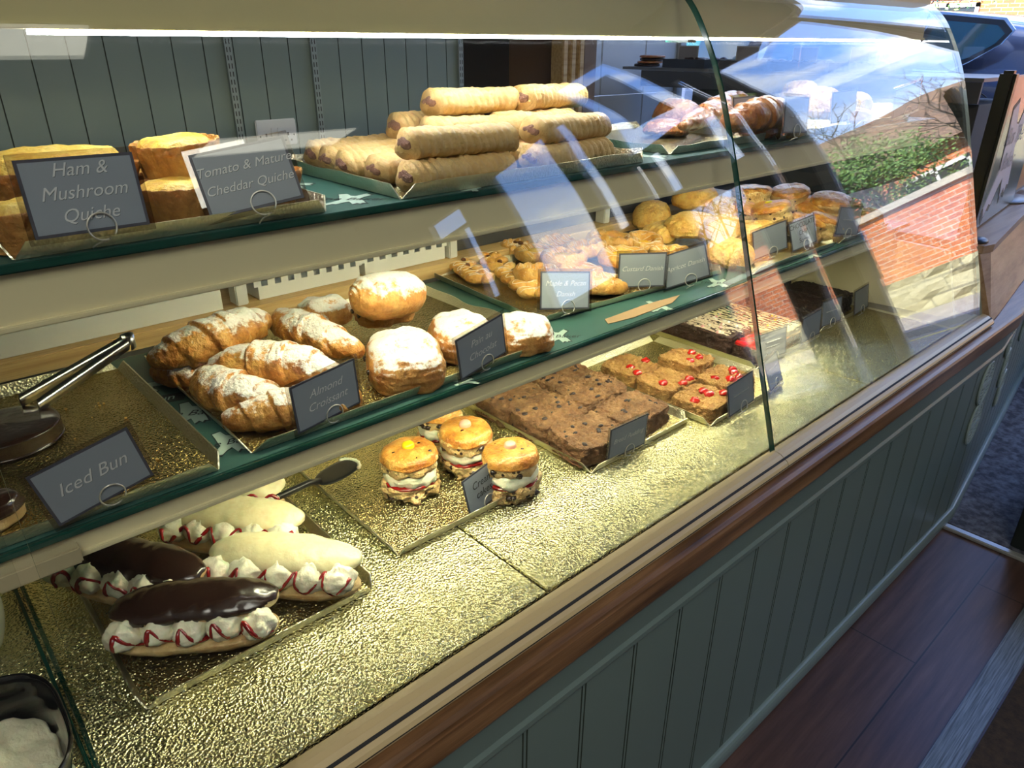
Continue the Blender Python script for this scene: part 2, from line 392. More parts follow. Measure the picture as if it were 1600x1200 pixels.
def part_struct(name, bm, m, parent): return obj(name, bm, m, parent, False)

# ================================================================== THE SETTING
struct('floor', bx((-1.7, -6, -.05), (XF, 3.3, 0)), FLOOR)
struct('ceiling', bx((-1.7, -6, 4.1), (XF+.02, 3.4, 4.15)), mat('ceiling_paint', (.30, .29, .27), .8))
struct('wall_left', bx((-1.75, -6, 0), (-1.65, 2.6, 4.1)), mat('pale_left_wall', (.42, .40, .34), .7))
struct('wall_front', bx((-1.75, -6.05, 0), (XF, -5.95, 4.1)), mat('dark_panelled_wall', (.045, .036, .03), .7))
def groove_panel(x0, x1, ypl, z0, z1, pitch, first, double=False, depth=.004, w=.0035, sgn=-1):
    "boards facing -y with sunk joints; the sunk faces take material slot 1"
    xs = []; x = first
    while x < x1-.01:
        if x > x0+.01: xs += [x-.004, x+.004] if double else [x]
        x += pitch
    bm = bmesh.new(); pr = [(x0, ypl, 0)]
    for x in xs: pr += [(x-w/2, ypl, 1), (x-w/4, ypl+depth, 1), (x+w/4, ypl+depth, 1), (x+w/2, ypl, 0)]
    pr.append((x1, ypl, 0))
    lo = [bm.verts.new((a, b, z0)) for a, b, _ in pr]; hi = [bm.verts.new((a, b, z1)) for a, b, _ in pr]
    for i in range(len(pr)-1):
        f = bm.faces.new((lo[i], lo[i+1], hi[i+1], hi[i])); f.material_index = pr[i][2]
    b0 = [bm.verts.new((x, ypl+.03, z)) for x, z in ((x0, z0), (x1, z0), (x1, z1), (x0, z1))]
    bm.faces.new(b0[::-1]); bm.faces.new((lo[0], hi[0], b0[3], b0[0])); bm.faces.new((lo[-1], b0[1], b0[2], hi[-1]))
    bm.faces.new(hi+[b0[2], b0[3]]); bm.faces.new(lo[::-1]+[b0[0], b0[1]])
    return bm
YB = 2.5
struct('wall_back', groove_panel(-1.7, 1.98, YB, 0, 4.1, .0955, .675-.0955*20), [SAGEB, SAGEG])
# dark store room behind the wall opening, timber lining, white wall beyond
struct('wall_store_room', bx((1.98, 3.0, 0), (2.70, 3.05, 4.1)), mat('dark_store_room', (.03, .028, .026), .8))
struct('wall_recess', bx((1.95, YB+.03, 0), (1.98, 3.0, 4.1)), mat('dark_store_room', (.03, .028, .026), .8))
for i in range(3):
    struct('trim_%d' % (i+1), bx((2.56+i*.045, YB-.02-.008*i, 0), (2.592+i*.045, YB+.06, 4.1), .004), PINE)
struct('wall_partition', bx((2.7, YB-.02, 0), (2.78, YB+.69, 4.1)), mat('brown_lining', (.20, .12, .07), .6))
WT = bmesh.new()
for i in range(4):
    for k in range(10): box(WT, (2.8+i*.42, 3.2, k*.4), (3.215+i*.42, 3.25, k*.4+.395), 0, .004)
struct('wall_white', WT, WHITEP)

# ---- shop front with its window openings, plane x = XF
def holes_wall(x0, x1, y0, y1, z0, z1, holes):
    ys = sorted({y0, y1, *[h[0] for h in holes], *[h[1] for h in holes]}); zs = sorted({z0, z1, *[h[2] for h in holes], *[h[3] for h in holes]})
    bm = bmesh.new()
    for a, b in zip(ys, ys[1:]):
        for c, d in zip(zs, zs[1:]):
            my, mz = (a+b)/2, (c+d)/2
            if any(h[0] < my < h[1] and h[2] < mz < h[3] for h in holes): continue
            box(bm, (x0, a, c), (x1, b, d))
    bmesh.ops.remove_doubles(bm, verts=bm.verts, dist=1e-5)
    return bm
HOLES = [(-3.35, -2.5, 1.70, 3.42), (-2.37, -2.2, 2.02, 3.42), (-1.88, -1.08, 2.62, 4.0), (-1.72, -1.2, .4, 1.92), (-1.0, -.93, .3, 3.2), (-.74, .45, .12, 3.15), (.55, 3.2, .95, 3.15), (-4.6, -3.97, 3.02, 3.3), (-4.17, -3.97, 2.1, 3.0), (-1.76, -1.62, 2.08, 2.58), (-1.22, -1.08, 2.08, 2.58), (-1.93, -1.84, 2.1, 2.54)]
struct('wall_shopfront', holes_wall(XF, XF+.08, -6, 3.35, 0, 6.2, HOLES), mat('dark_green_joinery', (.035, .05, .05), .5))
def window(n, h, bars=0, fr=.035, m=None):
    y0, y1, z0, z1 = h; bm = bmesh.new(); m = m or mat('grey_white_frame', (.42, .44, .44), .5)
    for a, b in (((XF-.01, y0, z0), (XF+.05, y0+fr, z1)), ((XF-.01, y1-fr, z0), (XF+.05, y1, z1)), ((XF-.01, y0, z0), (XF+.05, y1, z0+fr)), ((XF-.01, y0, z1-fr), (XF+.05, y1, z1))): box(bm, a, b)
    for i in range(bars):
        y = lerp(y0, y1, (i+1)/(bars+1)); box(bm, (XF-.01, y-fr/2, z0), (XF+.05, y+fr/2, z1))
    w = struct('window_%d' % n, bm, m)
    obj('pane', bx((XF+.018, y0, z0), (XF+.022, y1, z1)), WINGLASS, w, False)
for i, h in enumerate(HOLES):
    if i == 5: continue
    window(i+1, h, 1 if i == 6 else 0, .01 if i in (1, 4) or i > 6 else .028)
# the glazed shop door
d = struct('door_1', holes_wall(XF-.005, XF+.04, -.74, .45, .02, 3.13, [(-.66, .37, .25, 3.05)]), mat('grey_white_frame', (.42, .44, .44), .5))
obj('pane', bx((XF+.015, -.66, .25), (XF+.02, .37, 3.05)), WINGLASS, d, False)
obj('door_handle', tube([(XF-.05, -.62, .95), (XF-.05, -.62, 1.25)], .012, 10), STEEL, d)
# posters stuck on the high window, dark from inside
for (a, b, c, e_, lb) in ((-1.68, -1.26, 2.84, 3.75, 'dark landscape poster stuck high on the shop front window'),):
    tag(obj('poster', bx((XF-.018, a, c), (XF-.014, b, e_)), mat('poster_back', (.05, .05, .06), .6)), lb, 'poster')
# ceiling light panels; panel c is an added fill light, out of view
for nm, a, b, lb in (('c', (-1.45, -3.0), (-.25, -.9), 'wide fill light panel added out of view behind the camera at the left'), ('a', (-.5, -.85), (.94, -.47), 'long ceiling light panel over the left end of the counter'), ('b', (1.9, -3.2), (3.0, -2.7), 'ceiling light panel near the window wall, seen only as a reflection')):
    t = thing('ceiling_light', lb, 'ceiling light', ((a[0]+b[0])/2, (a[1]+b[1])/2, 4.1))
    cx, cy = (a[0]+b[0])/2, (a[1]+b[1])/2; hx, hy = (b[0]-a[0])/2, (b[1]-a[1])/2
    obj('frame', bx((-hx-.02, -hy-.02, -.03), (hx+.02, hy+.02, 0)), WHITEP, t, False)
    obj('diffuser', bx((-hx, -hy, -.036), (hx, hy, -.031)), mat('light_diffuser', (.6, .6, .5), .5, emit=((1, .97, .80), 2.6)) if nm != 'c' else mat('fill_light_diffuser', (.6, .6, .5), .5, emit=((1, .97, .88), 7)), t, False)

def nn_z(t, co):
    s = nn(t, 'ShaderNodeSeparateXYZ'); t.links.new(co, s.inputs[0]); return s.outputs['Z']

# ================================================================== OUTSIDE THE SHOP FRONT
STREET = -.12
ASPH = mat('asphalt', (.16, .16, .165), .85, bump=(80, .3, .004), build=two((.13, .13, .135), (.20, .20, .205), 9))
PAVE = mat('paving', (.30, .28, .25), .85, build=two((.25, .235, .21), (.36, .33, .29), 4))
tag(obj('road', bx((5.9, -30, STREET-.1), (10.4, 30, STREET)), ASPH, smooth=False), kind='structure')
for a, b in ((XF+.08, 5.85), (10.45, 13.0)):
    tag(obj('pavement', bx((a, -30, STREET-.1), (b, 30, STREET+.08)), PAVE, smooth=False), kind='structure')
tag(obj('ground', bx((13, -30, STREET-.1), (60, 40, STREET+.05)), mat('garden_ground', (.12, .13, .06), .9), smooth=False), kind='structure')
for x in (5.85, 10.4): tag(obj('kerb', bx((x, -30, STREET-.1), (x+.05+.0, 30, STREET+.085)), mat('kerb_stone', (.42, .40, .36), .8), smooth=False), kind='structure')
for x in (9.95, ): tag(obj('road_line', bx((x, -30, STREET), (x+.09, 30, STREET+.004)), mat('yellow_line', (.72, .55, .10), .7), smooth=False), 'yellow line painted along the far kerb of the road', 'road marking')
def brickf(scale, c1, c2, mor, bw=.5, rh=.25, ms=.02):
    def f(t, co, b):
        s_ = nn(t, 'ShaderNodeSeparateXYZ'); t.links.new(co, s_.inputs[0]); c_ = nn(t, 'ShaderNodeCombineXYZ')
        ad = nn(t, 'ShaderNodeMath', operation='ADD'); t.links.new(s_.outputs['X'], ad.inputs[0]); t.links.new(s_.outputs['Y'], ad.inputs[1])
        t.links.new(ad.outputs[0], c_.inputs[0]); t.links.new(s_.outputs['Z'], c_.inputs[1])
        br = nn(t, 'ShaderNodeTexBrick'); br.inputs['Scale'].default_value = scale; br.inputs['Brick Width'].default_value = bw; br.inputs['Row Height'].default_value = rh; br.inputs['Mortar Size'].default_value = ms
        br.inputs['Color1'].default_value = (*c1, 1); br.inputs['Color2'].default_value = (*c2, 1); br.inputs['Mortar'].default_value = (*mor, 1); t.links.new(c_.outputs[0], br.inputs[0])
        return mixc(t, ramp(t, noi(t, co, 1.6, 3), [(.35, (0, 0, 0)), (.7, (.5, .5, .5))]), br.outputs[0], c2)
    return f
BRICK = mat('red_brick', (.4, .15, .07), .85, build=brickf(1.0, (.62, .19, .06), (.44, .13, .06), (.55, .46, .36), .24, .082, .007))
STONE = mat('sandstone_blocks', (.4, .36, .22), .9, build=brickf(1.0, (.44, .40, .24), (.33, .31, .20), (.20, .19, .13), .62, .27, .018), bump=(6, .8, .05))
TILE = mat('brown_roof_tiles', (.22, .13, .08), .8, build=brickf(1.0, (.26, .15, .08), (.18, .11, .07), (.07, .05, .035), .22, .16, .012))
LEAF = mat('evergreen_leaves', (.10, .22, .05), .5, build=two((.05, .13, .03), (.24, .38, .09), 2.2))
BARK = mat('grey_bark', (.10, .075, .055), .9)
t = thing('garden_wall', 'brick garden wall with rough sandstone base across the road', 'wall', (13.0, 0, STREET))
bm = bumpy_grid = bmesh.new(); NX, NZ = 90, 6; g = []
for i in range(NX+1):
    g.append([bm.verts.new((-.10+.10*noise.noise(Vector((i*.6, k*1.1, 0))), lerp(-11, 11, i/NX), lerp(0, .70, k/NZ))) for k in range(NZ+1)])
for i in range(NX):
    for k in range(NZ): bm.faces.new((g[i][k], g[i][k+1], g[i+1][k+1], g[i+1][k]))
box(bm, (0, -11, 0), (.35, 11, .70)); obj('stone_base', bm, STONE, t, False)
obj('brickwork', bx((.05, -11, .70), (.32, 11, 1.85)), BRICK, t, False)
obj('coping', bx((-.02, -11.05, 1.85), (.38, 11.05, 1.95)), mat('coping_stone', (.46, .42, .34), .85), t, False)
def house(x, y0, y1, h, ridge, lb, wins):
    t = thing('brick_house', lb, 'house', (x, (y0+y1)/2, STREET)); w = (y1-y0)/2
    bm = bx((0, -w, 0), (6, w, h)); obj('walls', bm, BRICK, t, False)
    bm = bmesh.new(); vs = [(-.4, -w-.3, h-.05), (6.4, -w-.3, h-.05), (3, -w-.3, ridge), (-.4, w+.3, h-.05), (6.4, w+.3, h-.05), (3, w+.3, ridge)]; v = [bm.verts.new(q) for q in vs]
    for f in ((0, 2, 5, 3), (1, 4, 5, 2), (0, 1, 2), (3, 5, 4), (0, 3, 4, 1)): bm.faces.new([v[i] for i in f])
    bmesh.ops.recalc_face_normals(bm, faces=bm.faces[:]); obj('roof', bm, TILE, t, False)
    for (y, z, ww, hh) in wins:
        bm = bmesh.new(); box(bm, (-.06, y-ww/2, z), (-.001, y-ww/2+.08, z+hh)); box(bm, (-.06, y+ww/2-.08, z), (-.001, y+ww/2, z+hh)); box(bm, (-.06, y-ww/2, z), (-.001, y+ww/2, z+.09)); box(bm, (-.06, y-ww/2, z+hh-.09), (-.001, y+ww/2, z+hh)); box(bm, (-.06, y-.035, z), (-.001, y+.035, z+hh))
        f = obj('window', bm, mat('white_frame', (.75, .75, .75), .5), t, False); obj('window_glass', bx((-.03, y-ww/2, z), (-.02, y+ww/2, z+hh)), mat('dark_window', (.03, .035, .04), .1), f, False)
    return t
house(19, -10.5, -3.2, 3.2, 5.4, 'brick house with brown tiled roof behind the garden wall', ((1.6, 1.3, 1.5, 1.3), (-1.8, 1.3, 1.5, 1.3)))
house(21, 1.0, 10.0, 3.0, 5.0, 'brick house further along the road beyond the parked car', ((-2.2, 1.2, 1.4, 1.3), (2.0, 1.2, 1.4, 1.3)))
house(24, -26, -14, 2.6, 4.3, 'low brick house far down the road to the left', ((0, .9, 1.4, 1.1),))
def tree(x, y, h, seed, lb, leaves=0, spread=1.0):
    rnd = random.Random(seed); t = thing('garden_tree', lb, 'tree', (x, y, STREET), group='trees across the road'); bm = bmesh.new(); tips = []
    def grow(p, d, L, r, lev):
        pts = [p]; q = p.copy(); dd = d.copy()
        for k in range(4):
            dd = (dd+Vector((rnd.uniform(-.16, .16), rnd.uniform(-.16, .16), rnd.uniform(-.05, .12)))).normalized(); q = q+dd*L/4; pts.append(q.copy())
        tube(pts, lambda u: r*(1-.45*u), 4 if lev else 7, bm)
        if lev >= 5: tips.append(q); return
        for k in range(rnd.choice((2, 3, 3)) if lev else 5):
            ax = Vector((rnd.uniform(-1, 1), rnd.uniform(-1, 1), rnd.uniform(-.2, .6))).normalized()
            nd = (dd*.75+ax*.75*spread).normalized(); grow(pts[rnd.choice((2, 3, 4))] if k else q, nd, L*rnd.uniform(.6, .8), r*.55, lev+1)
    grow(Vector((0, 0, 0)), Vector((0, 0, 1)), h*.36, h*.018, 0); obj('branches', bm, BARK, t)
    if leaves:
        bm = bmesh.new()
        for i in range(leaves):
            c = rnd.choice(tips)+Vector((rnd.gauss(0, .16), rnd.gauss(0, .16), rnd.gauss(0, .14))); u = Vector((rnd.uniform(-1, 1), rnd.uniform(-1, 1), rnd.uniform(-1, 1))).normalized(); w = u.orthogonal().normalized(); s_ = rnd.uniform(.03, .06)
            bm.faces.new([bm.verts.new(c+u*s_), bm.verts.new(c+w*s_*.5), bm.verts.new(c-u*s_), bm.verts.new(c-w*s_*.5)])
        obj('foliage', bm, LEAF, t)
    return t
tree(16.2, -3.2, 5.6, 3, 'bare branched tree behind the garden wall, nearest the road', 0)
tree(17.0, -7.2, 6.2, 5, 'tall bare tree left of the near one behind the garden wall', 0, 1.1)
tree(15.6, -1.2, 4.2, 8, 'tree with sparse green leaves above the garden wall', 2600, 1.2)
tree(15.8, -4.6, 4.4, 9, 'leafy evergreen shrub tree behind the garden wall', 6000, 1.3)
tree(15.0, 2.6, 5.0, 12, 'bare tree behind the garden wall beyond the parked car', 0)
tree(14.8, -9.2, 5.4, 15, 'bare tree at the left end of the garden wall', 0)
tree(15.6, 6.4, 3.6, 17, 'leafy tree behind the garden wall at the far right', 2600, 1.3)

# ---- parked car
CARP = mat('slate_blue_car_paint', (.085, .10, .17), .25, .35, coat=1.0)
CGL = mat('teal_tinted_car_glass', (.02, .10, .11), .04, .0, coat=.5, spec=1.0)
CHR = mat('satin_chrome', (.72, .73, .75), .22, 1)
TYRE = mat('tyre_rubber', (.02, .02, .02), .8)
car = thing('parked_car', 'slate blue estate car parked outside the shop window', 'car', (5.62, 2.95, STREET))
# stations along y: (y, half width low, z sill, z belt, roof rail inset, z roof)
ST = [(-2.30, .80, .55, .98, .18, 1.02), (-2.22, .88, .42, 1.12, .20, 1.50), (-1.95, .90, .36, 1.33, .22, 1.70), (-1.3, .92, .34, 1.47, .24, 1.80), (-.4, .93, .33, 1.44, .24, 1.84), (.4, .93, .33, 1.41, .25, 1.82), (.85, .93, .33, 1.39, .27, 1.70), (1.45, .92, .34, 1.34, .22, 1.36), (2.0, .90, .40, 1.16, .25, 1.18), (2.3, .82, .5, .85, .25, .9)]
bm = bmesh.new(); rows = []
for (y, w, zs, zb, ins, zr) in ST:
    half = [(w*.94, zs), (w, zs+.12), (w+.02, (zs+zb)/2), (w, zb-.06), (w-.03, zb), (w-ins*.92, zr-.10), (w-ins-.06, zr-.02), (w*.35, zr)]
    rows.append([bm.verts.new((-a, y, b)) for a, b in half]+[bm.verts.new((a, y, b)) for a, b in half[::-1]])
for a, b in zip(rows, rows[1:]):
    for k in range(16): bm.faces.new((a[k], a[(k+1) % 16], b[(k+1) % 16], b[k]))
bm.faces.new(rows[0]); bm.faces.new(rows[-1][::-1]); bmesh.ops.recalc_face_normals(bm, faces=bm.faces[:])
body = obj('body', bm, CARP, car); md = body.modifiers.new('smooth', 'SUBSURF'); md.levels = md.render_levels = 2
def side(y, z):
    "outer side surface x of the greenhouse at height z"
    return -(.905-.19*max(0, (z-1.45))/.30) 
def sidepoly(pts, name, m, lift=.02, th=.012, parent=car):
    bm = bmesh.new(); a = [bm.verts.new((side(y, z)-lift, y, z)) for y, z in pts]; b = [bm.verts.new((side(y, z)-lift+th, y, z)) for y, z in pts]; n = len(pts)
    bm.faces.new(a); bm.faces.new(b[::-1])
    for i in range(n): bm.faces.new((a[i], b[i], b[(i+1) % n], a[(i+1) % n]))
    bmesh.ops.recalc_face_normals(bm, faces=bm.faces[:]); return obj(name, bm, m, parent, False)
QW = [(-1.42, 1.54), (-1.53, 1.62), (-1.56, 1.68), (-1.50, 1.73), (-1.16, 1.765), (-1.08, 1.50), (-1.34, 1.495)]
FW_ = [(-1.02, 1.50), (-1.10, 1.768), (-.2, 1.79), (-.2, 1.485)]
FR_ = [(-.10, 1.485), (-.10, 1.79), (.50, 1.77), (1.15, 1.50), (1.1, 1.47)]
for nm, w in (('quarter_window', QW), ('rear_door_window', FW_), ('front_door_window', FR_)):
    cy = sum(p[0] for p in w)/len(w); cz = sum(p[1] for p in w)/len(w)
    sidepoly([(cy+(y-cy)*1.10, cz+(z-cz)*1.16) for y, z in w], 'window_trim', CHR, .018)
    sidepoly([(cy+(y-cy)*1.04, cz+(z-cz)*1.06) for y, z in w], 'window_seal', BLACK, .022)
    sidepoly([(cy+(y-cy)*.90, cz+(z-cz)*.84) for y, z in w], nm, CGL, .026)
def ring(y, z, ry, rz, r=.004, x=-.955, n=30, m=DARK, nm='fuel_flap_line'):
    return obj(nm, tube([(x, y+ry*math.cos(2*PI*k/n), z+rz*math.sin(2*PI*k/n)) for k in range(n)], r, 5, None, True), m, car)
ring(-1.52, 1.30, .085, .085)
obj('door_line', tube([(-.952, -1.02, .6), (-.952, -1.08, 1.0), (-.955, -1.22, 1.25), (-.945, -1.45, 1.46)], .004, 5), DARK, car)
obj('door_line', tube([(-.955, -.12, .5), (-.955, -.13, 1.0), (-.945, -.14, 1.44)], .004, 5), DARK, car)
for y in (-1.12, -.02): obj('door_handle', tube([(-.95, y-.03, 1.315), (-.985, y, 1.33), (-.985, y+.16, 1.33), (-.95, y+.2, 1.32)], .012, 8), CHR, car)
obj('side_moulding', bx((-.965, -2.0, .62), (-.94, 1.9, .68), .006), CHR, car)
m_ = obj('door_mirror', pillow(.12, .15, [(0, -.08), (.7, -.075), (1, -.02), (.95, .05), (.6, .085), (0, .09)], 2.6, 30, 20), CARP, car); m_.location = (-1.05, .98, 1.52)
obj('mirror_arm', tube([(-.9, .98, 1.45), (-1.0, .98, 1.47)], .03, 8), BLACK, car)
for y in (-1.42, 1.42):
    w = obj('wheel', pillow(.34, .34, [(0, -.11), (.9, -.11), (1, -.08), (1, .08), (.9, .11), (0, .11)], 2, 40, 20), TYRE, car); w.matrix_local = Matrix.Translation((-.83, y, .34))@Matrix.Rotation(PI/2, 4, 'Y')
    h_ = obj('hub', pillow(.22, .22, [(0, -.02), (1, -.02), (.95, .01), (.2, .0), (0, .01)], 2, 40, 14, flute=(5, .12)), CHR, w); h_.location = (0, 0, -.10)
    ring(y, .40, .40, .40, .02, -.93, 36, BLACK, 'wheel_arch')

# ---- window display shelf with dark boxes of cakes
t = thing('window_display_shelf', 'dark window shelf running along the shop front below eye level', 'shelf', (3.72, 2.1, 0))
obj('shelf_board', bx((-.06, -1.0, 1.355), (.48, .95, 1.37)), mat('grey_display_shelf', (.16, .16, .16), .4), t, False)
obj('shelf_front', bx((-.07, -1.0, 1.27), (-.055, .80, 1.354)), mat('dark_grey_front', (.07, .07, .075), .5), t, False)
obj('cabinet', bx((-.04, -1.0, .0), (.46, .45, 1.265)), mat('dark_cupboard', (.05, .05, .05), .7), t, False)
for i, (px, y, lb) in enumerate(((1082, 2.62, 'dark box of nut cakes in the window display left of the join'), (1155, 2.25, 'dark box of cakes in the window display beside the join'), (1220, 1.93, 'dark box of cakes in the middle of the window display'), (1290, 1.64, 'dark box of cakes at the right of the window display'))):
    b_ = thing('cake_box', lb, 'box', (3.78, y, 1.371), group='dark cake boxes in the window display'); bm = bmesh.new()
    box(bm, (-.12, -.14, 0), (.16, .14, .004)); box(bm, (-.12, -.14, .004), (-.115, .14, .045)); box(bm, (.155, -.14, .004), (.16, .14, .045)); box(bm, (-.115, -.14, .004), (.155, -.135, .045)); box(bm, (-.115, .135, .004), (.155, .14, .045)); obj('box', bm, BLACK, b_, False)
    bm = bmesh.new()
    for k in range(14): blob((random.uniform(-.09, .13), random.uniform(-.11, .11), .034), 1, k, .4, 2, (.028, .026, .02), bm)
    obj('cakes', bm, BROWNIE if i % 2 else ROCKY, b_)
    c = thing('price_card', ('grey card standing in the nut cake box of the window display', 'grey card in the window display box beside the glass join', 'grey card in the middle box of the window display', 'grey card in the right box of the window display')[i], 'card', (3.70, y, 1.405), (0, 0, -PI/2+.2), 'grey cards in the window display')
    obj('card_face', bx((-.055, -.001, 0), (.055, .001, .075)), mat('pale_grey_card', (.30, .28, .28), .5), c, False); obj('card_border', bx((-.06, -.0005, -.004), (.06, .0015, .08)), WHITEP, c, False)
t = thing('cookie_stack', 'stack of dark brown cookies at the left end of the window display', 'cookies', (3.80, 2.98, 1.371))
for k in range(4): o = obj('cookie', pillow(.075, .075, [(0, 0), (.9, 0), (1, .006), (.9, .013), (0, .015)], 2, 30, 12, .002, 60, k), GLAZED if k % 2 else ROCKY, t); o.location = (.01*(k % 3), -.012*k, .0155*k)
# pots on a dark ledge right of the case, seen through the glass
t = thing('side_ledge', 'dark ledge behind the right end of the case near the window', 'ledge', (2.62, 1.45, 0))
obj('ledge_top', bx((0, -.2, .82), (.85, .6, .85), .003), BLACK, t, False); obj('ledge_body', bx((.02, -.18, 0), (.83, .58, .818)), mat('dark_cupboard', (.05, .05, .05), .7), t, False)
t = thing('glazed_pot', 'small blue and white pot on the dark ledge', 'pot', (2.80, 1.30, .851)); obj('pot', pillow(.05, .05, [(0, 0), (.8, 0), (.95, .03), (1.0, .10), (1.04, .105), (.92, .10), (.86, .03), (0, .02)], 2, 36, 24), mat('blue_white_glaze', (.40, .46, .60), .15, build=lambda t_, co, b: ramp(t_, nn_z(t_, co), [(.045, (.03, .06, .20)), (.075, (.03, .06, .20)), (.08, (.62, .66, .74))])), t)
t = thing('silver_dish', 'round silver dish on the dark ledge behind the blue pot', 'dish', (3.08, 1.40, .851)); obj('dish', pillow(.11, .11, [(0, 0), (.8, 0), (1, .03), (.98, .033), (.78, .008), (0, .006)], 2, 48, 22), STEEL, t)

# ---- mats and threshold on the floor
tag(obj('door_mat', prism([(2.49, .515), (2.485, -.9), (4.35, -.9), (4.35, .76)], 'z', .001, .012), DOORMAT, smooth=False), 'grey blue speckled entrance mat on the floor beside the counter end', 'mat')
tag(obj('threshold_strip', bx((2.455, .05, 0), (2.482, .508, .014), .003), mat('pale_metal_strip', (.5, .52, .52), .35, .6), smooth=False), 'pale metal threshold strip at the near edge of the grey mat', 'threshold strip')
tag(obj('floor_edging', bx((.5, .135, 0), (2.45, .20, .01), .002), ALU, smooth=False), 'long ribbed aluminium edging strip between the planks and the brown mat', 'edging strip')
tag(obj('brown_mat', bx((.5, -1.6, 0), (2.45, .13, .008)), BROWNMAT, smooth=False), 'dark brown mat on the floor in the lower right corner', 'mat')
t = thing('cupboard', 'low dark green cupboard standing on the mat at the right edge', 'cupboard', (2.5, -.3, 0))
obj('body', bx((0, -.35, .0125), (.5, .62, .42), .004), mat('very_dark_green', (.008, .013, .012), .5), t, False)
obj('door', bx((-.012, -.1, .08), (-.001, .58, .38), .003), mat('very_dark_green', (.008, .013, .012), .5), t, False)
obj('knob', blob((-.02, .48, .24), .013, 0, 0), BLACK, t)

# ================================================================== COUNTER
CT = thing('shop_counter', 'long sage green panelled counter with oak edge under the glass case', 'counter', (0, 0, 0))
XB = 2.52; ANG = math.atan(.13); XE = 4.36
def bent(profile, m, name, xa=-1.0, bend=XB, y_at=0):
    "profile in (y,z) swept along x, mitred at the bend and on to the shop front"
    bm = bmesh.new(); rows = []
    for x, off in ((xa, 0), (bend, 0), (XE, (XE-bend)*math.tan(ANG))):
        rows.append([bm.verts.new((x, y+off, z)) for y, z in profile])
    n = len(profile)
    for a, b in zip(rows, rows[1:]):
        for k in range(n): bm.faces.new((a[k], a[(k+1) % n], b[(k+1) % n], b[k]))
    bm.faces.new(rows[0][::-1]); bm.faces.new(rows[-1]); bmesh.ops.recalc_face_normals(bm, faces=bm.faces[:])
    return obj(name, bm, m, CT, False)
obj('panel', groove_panel(-1.0, XB, .517, .03, .70, .1237, .499-.1237*12, True, .004, .0032), [SAGE, SAGEG], CT, False)
pb = obj('panel', groove_panel(0, (XE-XB)/math.cos(ANG), 0, .03, .70, .1237, .06, True, .004, .0032), [SAGE, SAGEG], CT, False)
pb.location = (XB, .517, 0); pb.rotation_euler = (0, 0, ANG)
bent([(.517, .620), (.512, .622), (.508, .630), (.508, .640), (.512, .647), (.512, .655), (.509, .657), (.509, .705), (.55, .705), (.55, .620)], SAGE, 'rail')
sk = [(.517+.0-.012*math.cos(a)-.004, .026+.026*math.sin(a)) for a in [(-PI/2+PI*k/8) for k in range(9)]]
bent([(.53, 0)]+sk+[(.53, .052)], mat('skirting_paint', (.17, .225, .21), .4), 'skirting', bend=2.53)
bent([(.487, .728), (.485, .733), (.485, .768), (.488, .774), (.495, .778), (.60, .782), (.60, .706), (.505, .706), (.505, .722), (.495, .722)], OAK, 'oak_edge', bend=2.50)
# oval vents in the panel beyond the bend
def vent(parent, x, z, s=1, straight=False):
    bm = bmesh.new(); N = 32
    bm2 = tube([(.028*math.cos(2*PI*k/N), 0, .062*math.sin(2*PI*k/N)) for k in range(N)], .0045, 6, bm, True)
    for k in range(-5, 6):
        if k == 0: continue
        zz = k*.0098; w = .028*math.sqrt(max(0, 1-(zz/.062)**2)); box(bm2, (-w, -.003, zz-.002), (w, .003, zz+.002))
    box(bm2, (-.028, -.005, -.006), (.028, .004, .006)); box(bm2, (-.004, -.004, -.06), (.004, .004, .06))
    v = obj('vent', bm2, mat('vent_paint', (.30, .38, .37), .4), parent, False)
    obj('vent_hole', prism([(.027*math.cos(2*PI*k/N), .061*math.sin(2*PI*k/N)) for k in range(N)], 'y', -.0005, .0035), DARK, v, False)
    v.location = (x, .5135, z) if straight else (XB+x*math.cos(ANG), .5155+x*math.sin(ANG)-.003, z); v.rotation_euler = (0, 0, 0 if straight else ANG); v.scale = (1.5, 1, 1.15); return v
for x, z in ((2.452, .55), (2.462, .405)): vent(CT, x, z, straight=True)
for x, z in ((.31, .478), (.22, .62), (.42, .36), (.62, .56), (.92, .60)): vent(CT, x, z)

# sloping oak unit to the right of the case
t = thing('oak_worktop_unit', 'pale oak worktop unit with sloping front right of the glass case', 'worktop')
bm = bmesh.new()
A = [(2.31, .516, .783), (2.38, .522, .783), (4.36, .772, .783)]; B = [(2.31, .59, .967), (2.36, .578, .967), (4.36, .84, .967)]
C_ = [(2.31, 1.19, .967), (2.31, 1.19, .783), (4.36, 1.19, .967), (4.36, 1.19, .783)]
a = [bm.verts.new(v) for v in A]; b = [bm.verts.new(v) for v in B]; c = [bm.verts.new(v) for v in C_]
for f in ((a[0], a[1], b[1], b[0]), (a[1], a[2], b[2], b[1]), (a[0], b[0], c[0], c[1]), (a[2], c[3], c[2], b[2]), (c[0], c[2], c[3], c[1])): bm.faces.new(f)
bmesh.ops.recalc_face_normals(bm, faces=bm.faces[:])
obj('sloping_front', bm, OAKL, t, False)
obj('top', prism([(2.312, .586), (2.362, .574), (4.36, .836), (4.36, 1.19), (2.312, 1.19)], 'z', .968, .99), OAKL, t, False)
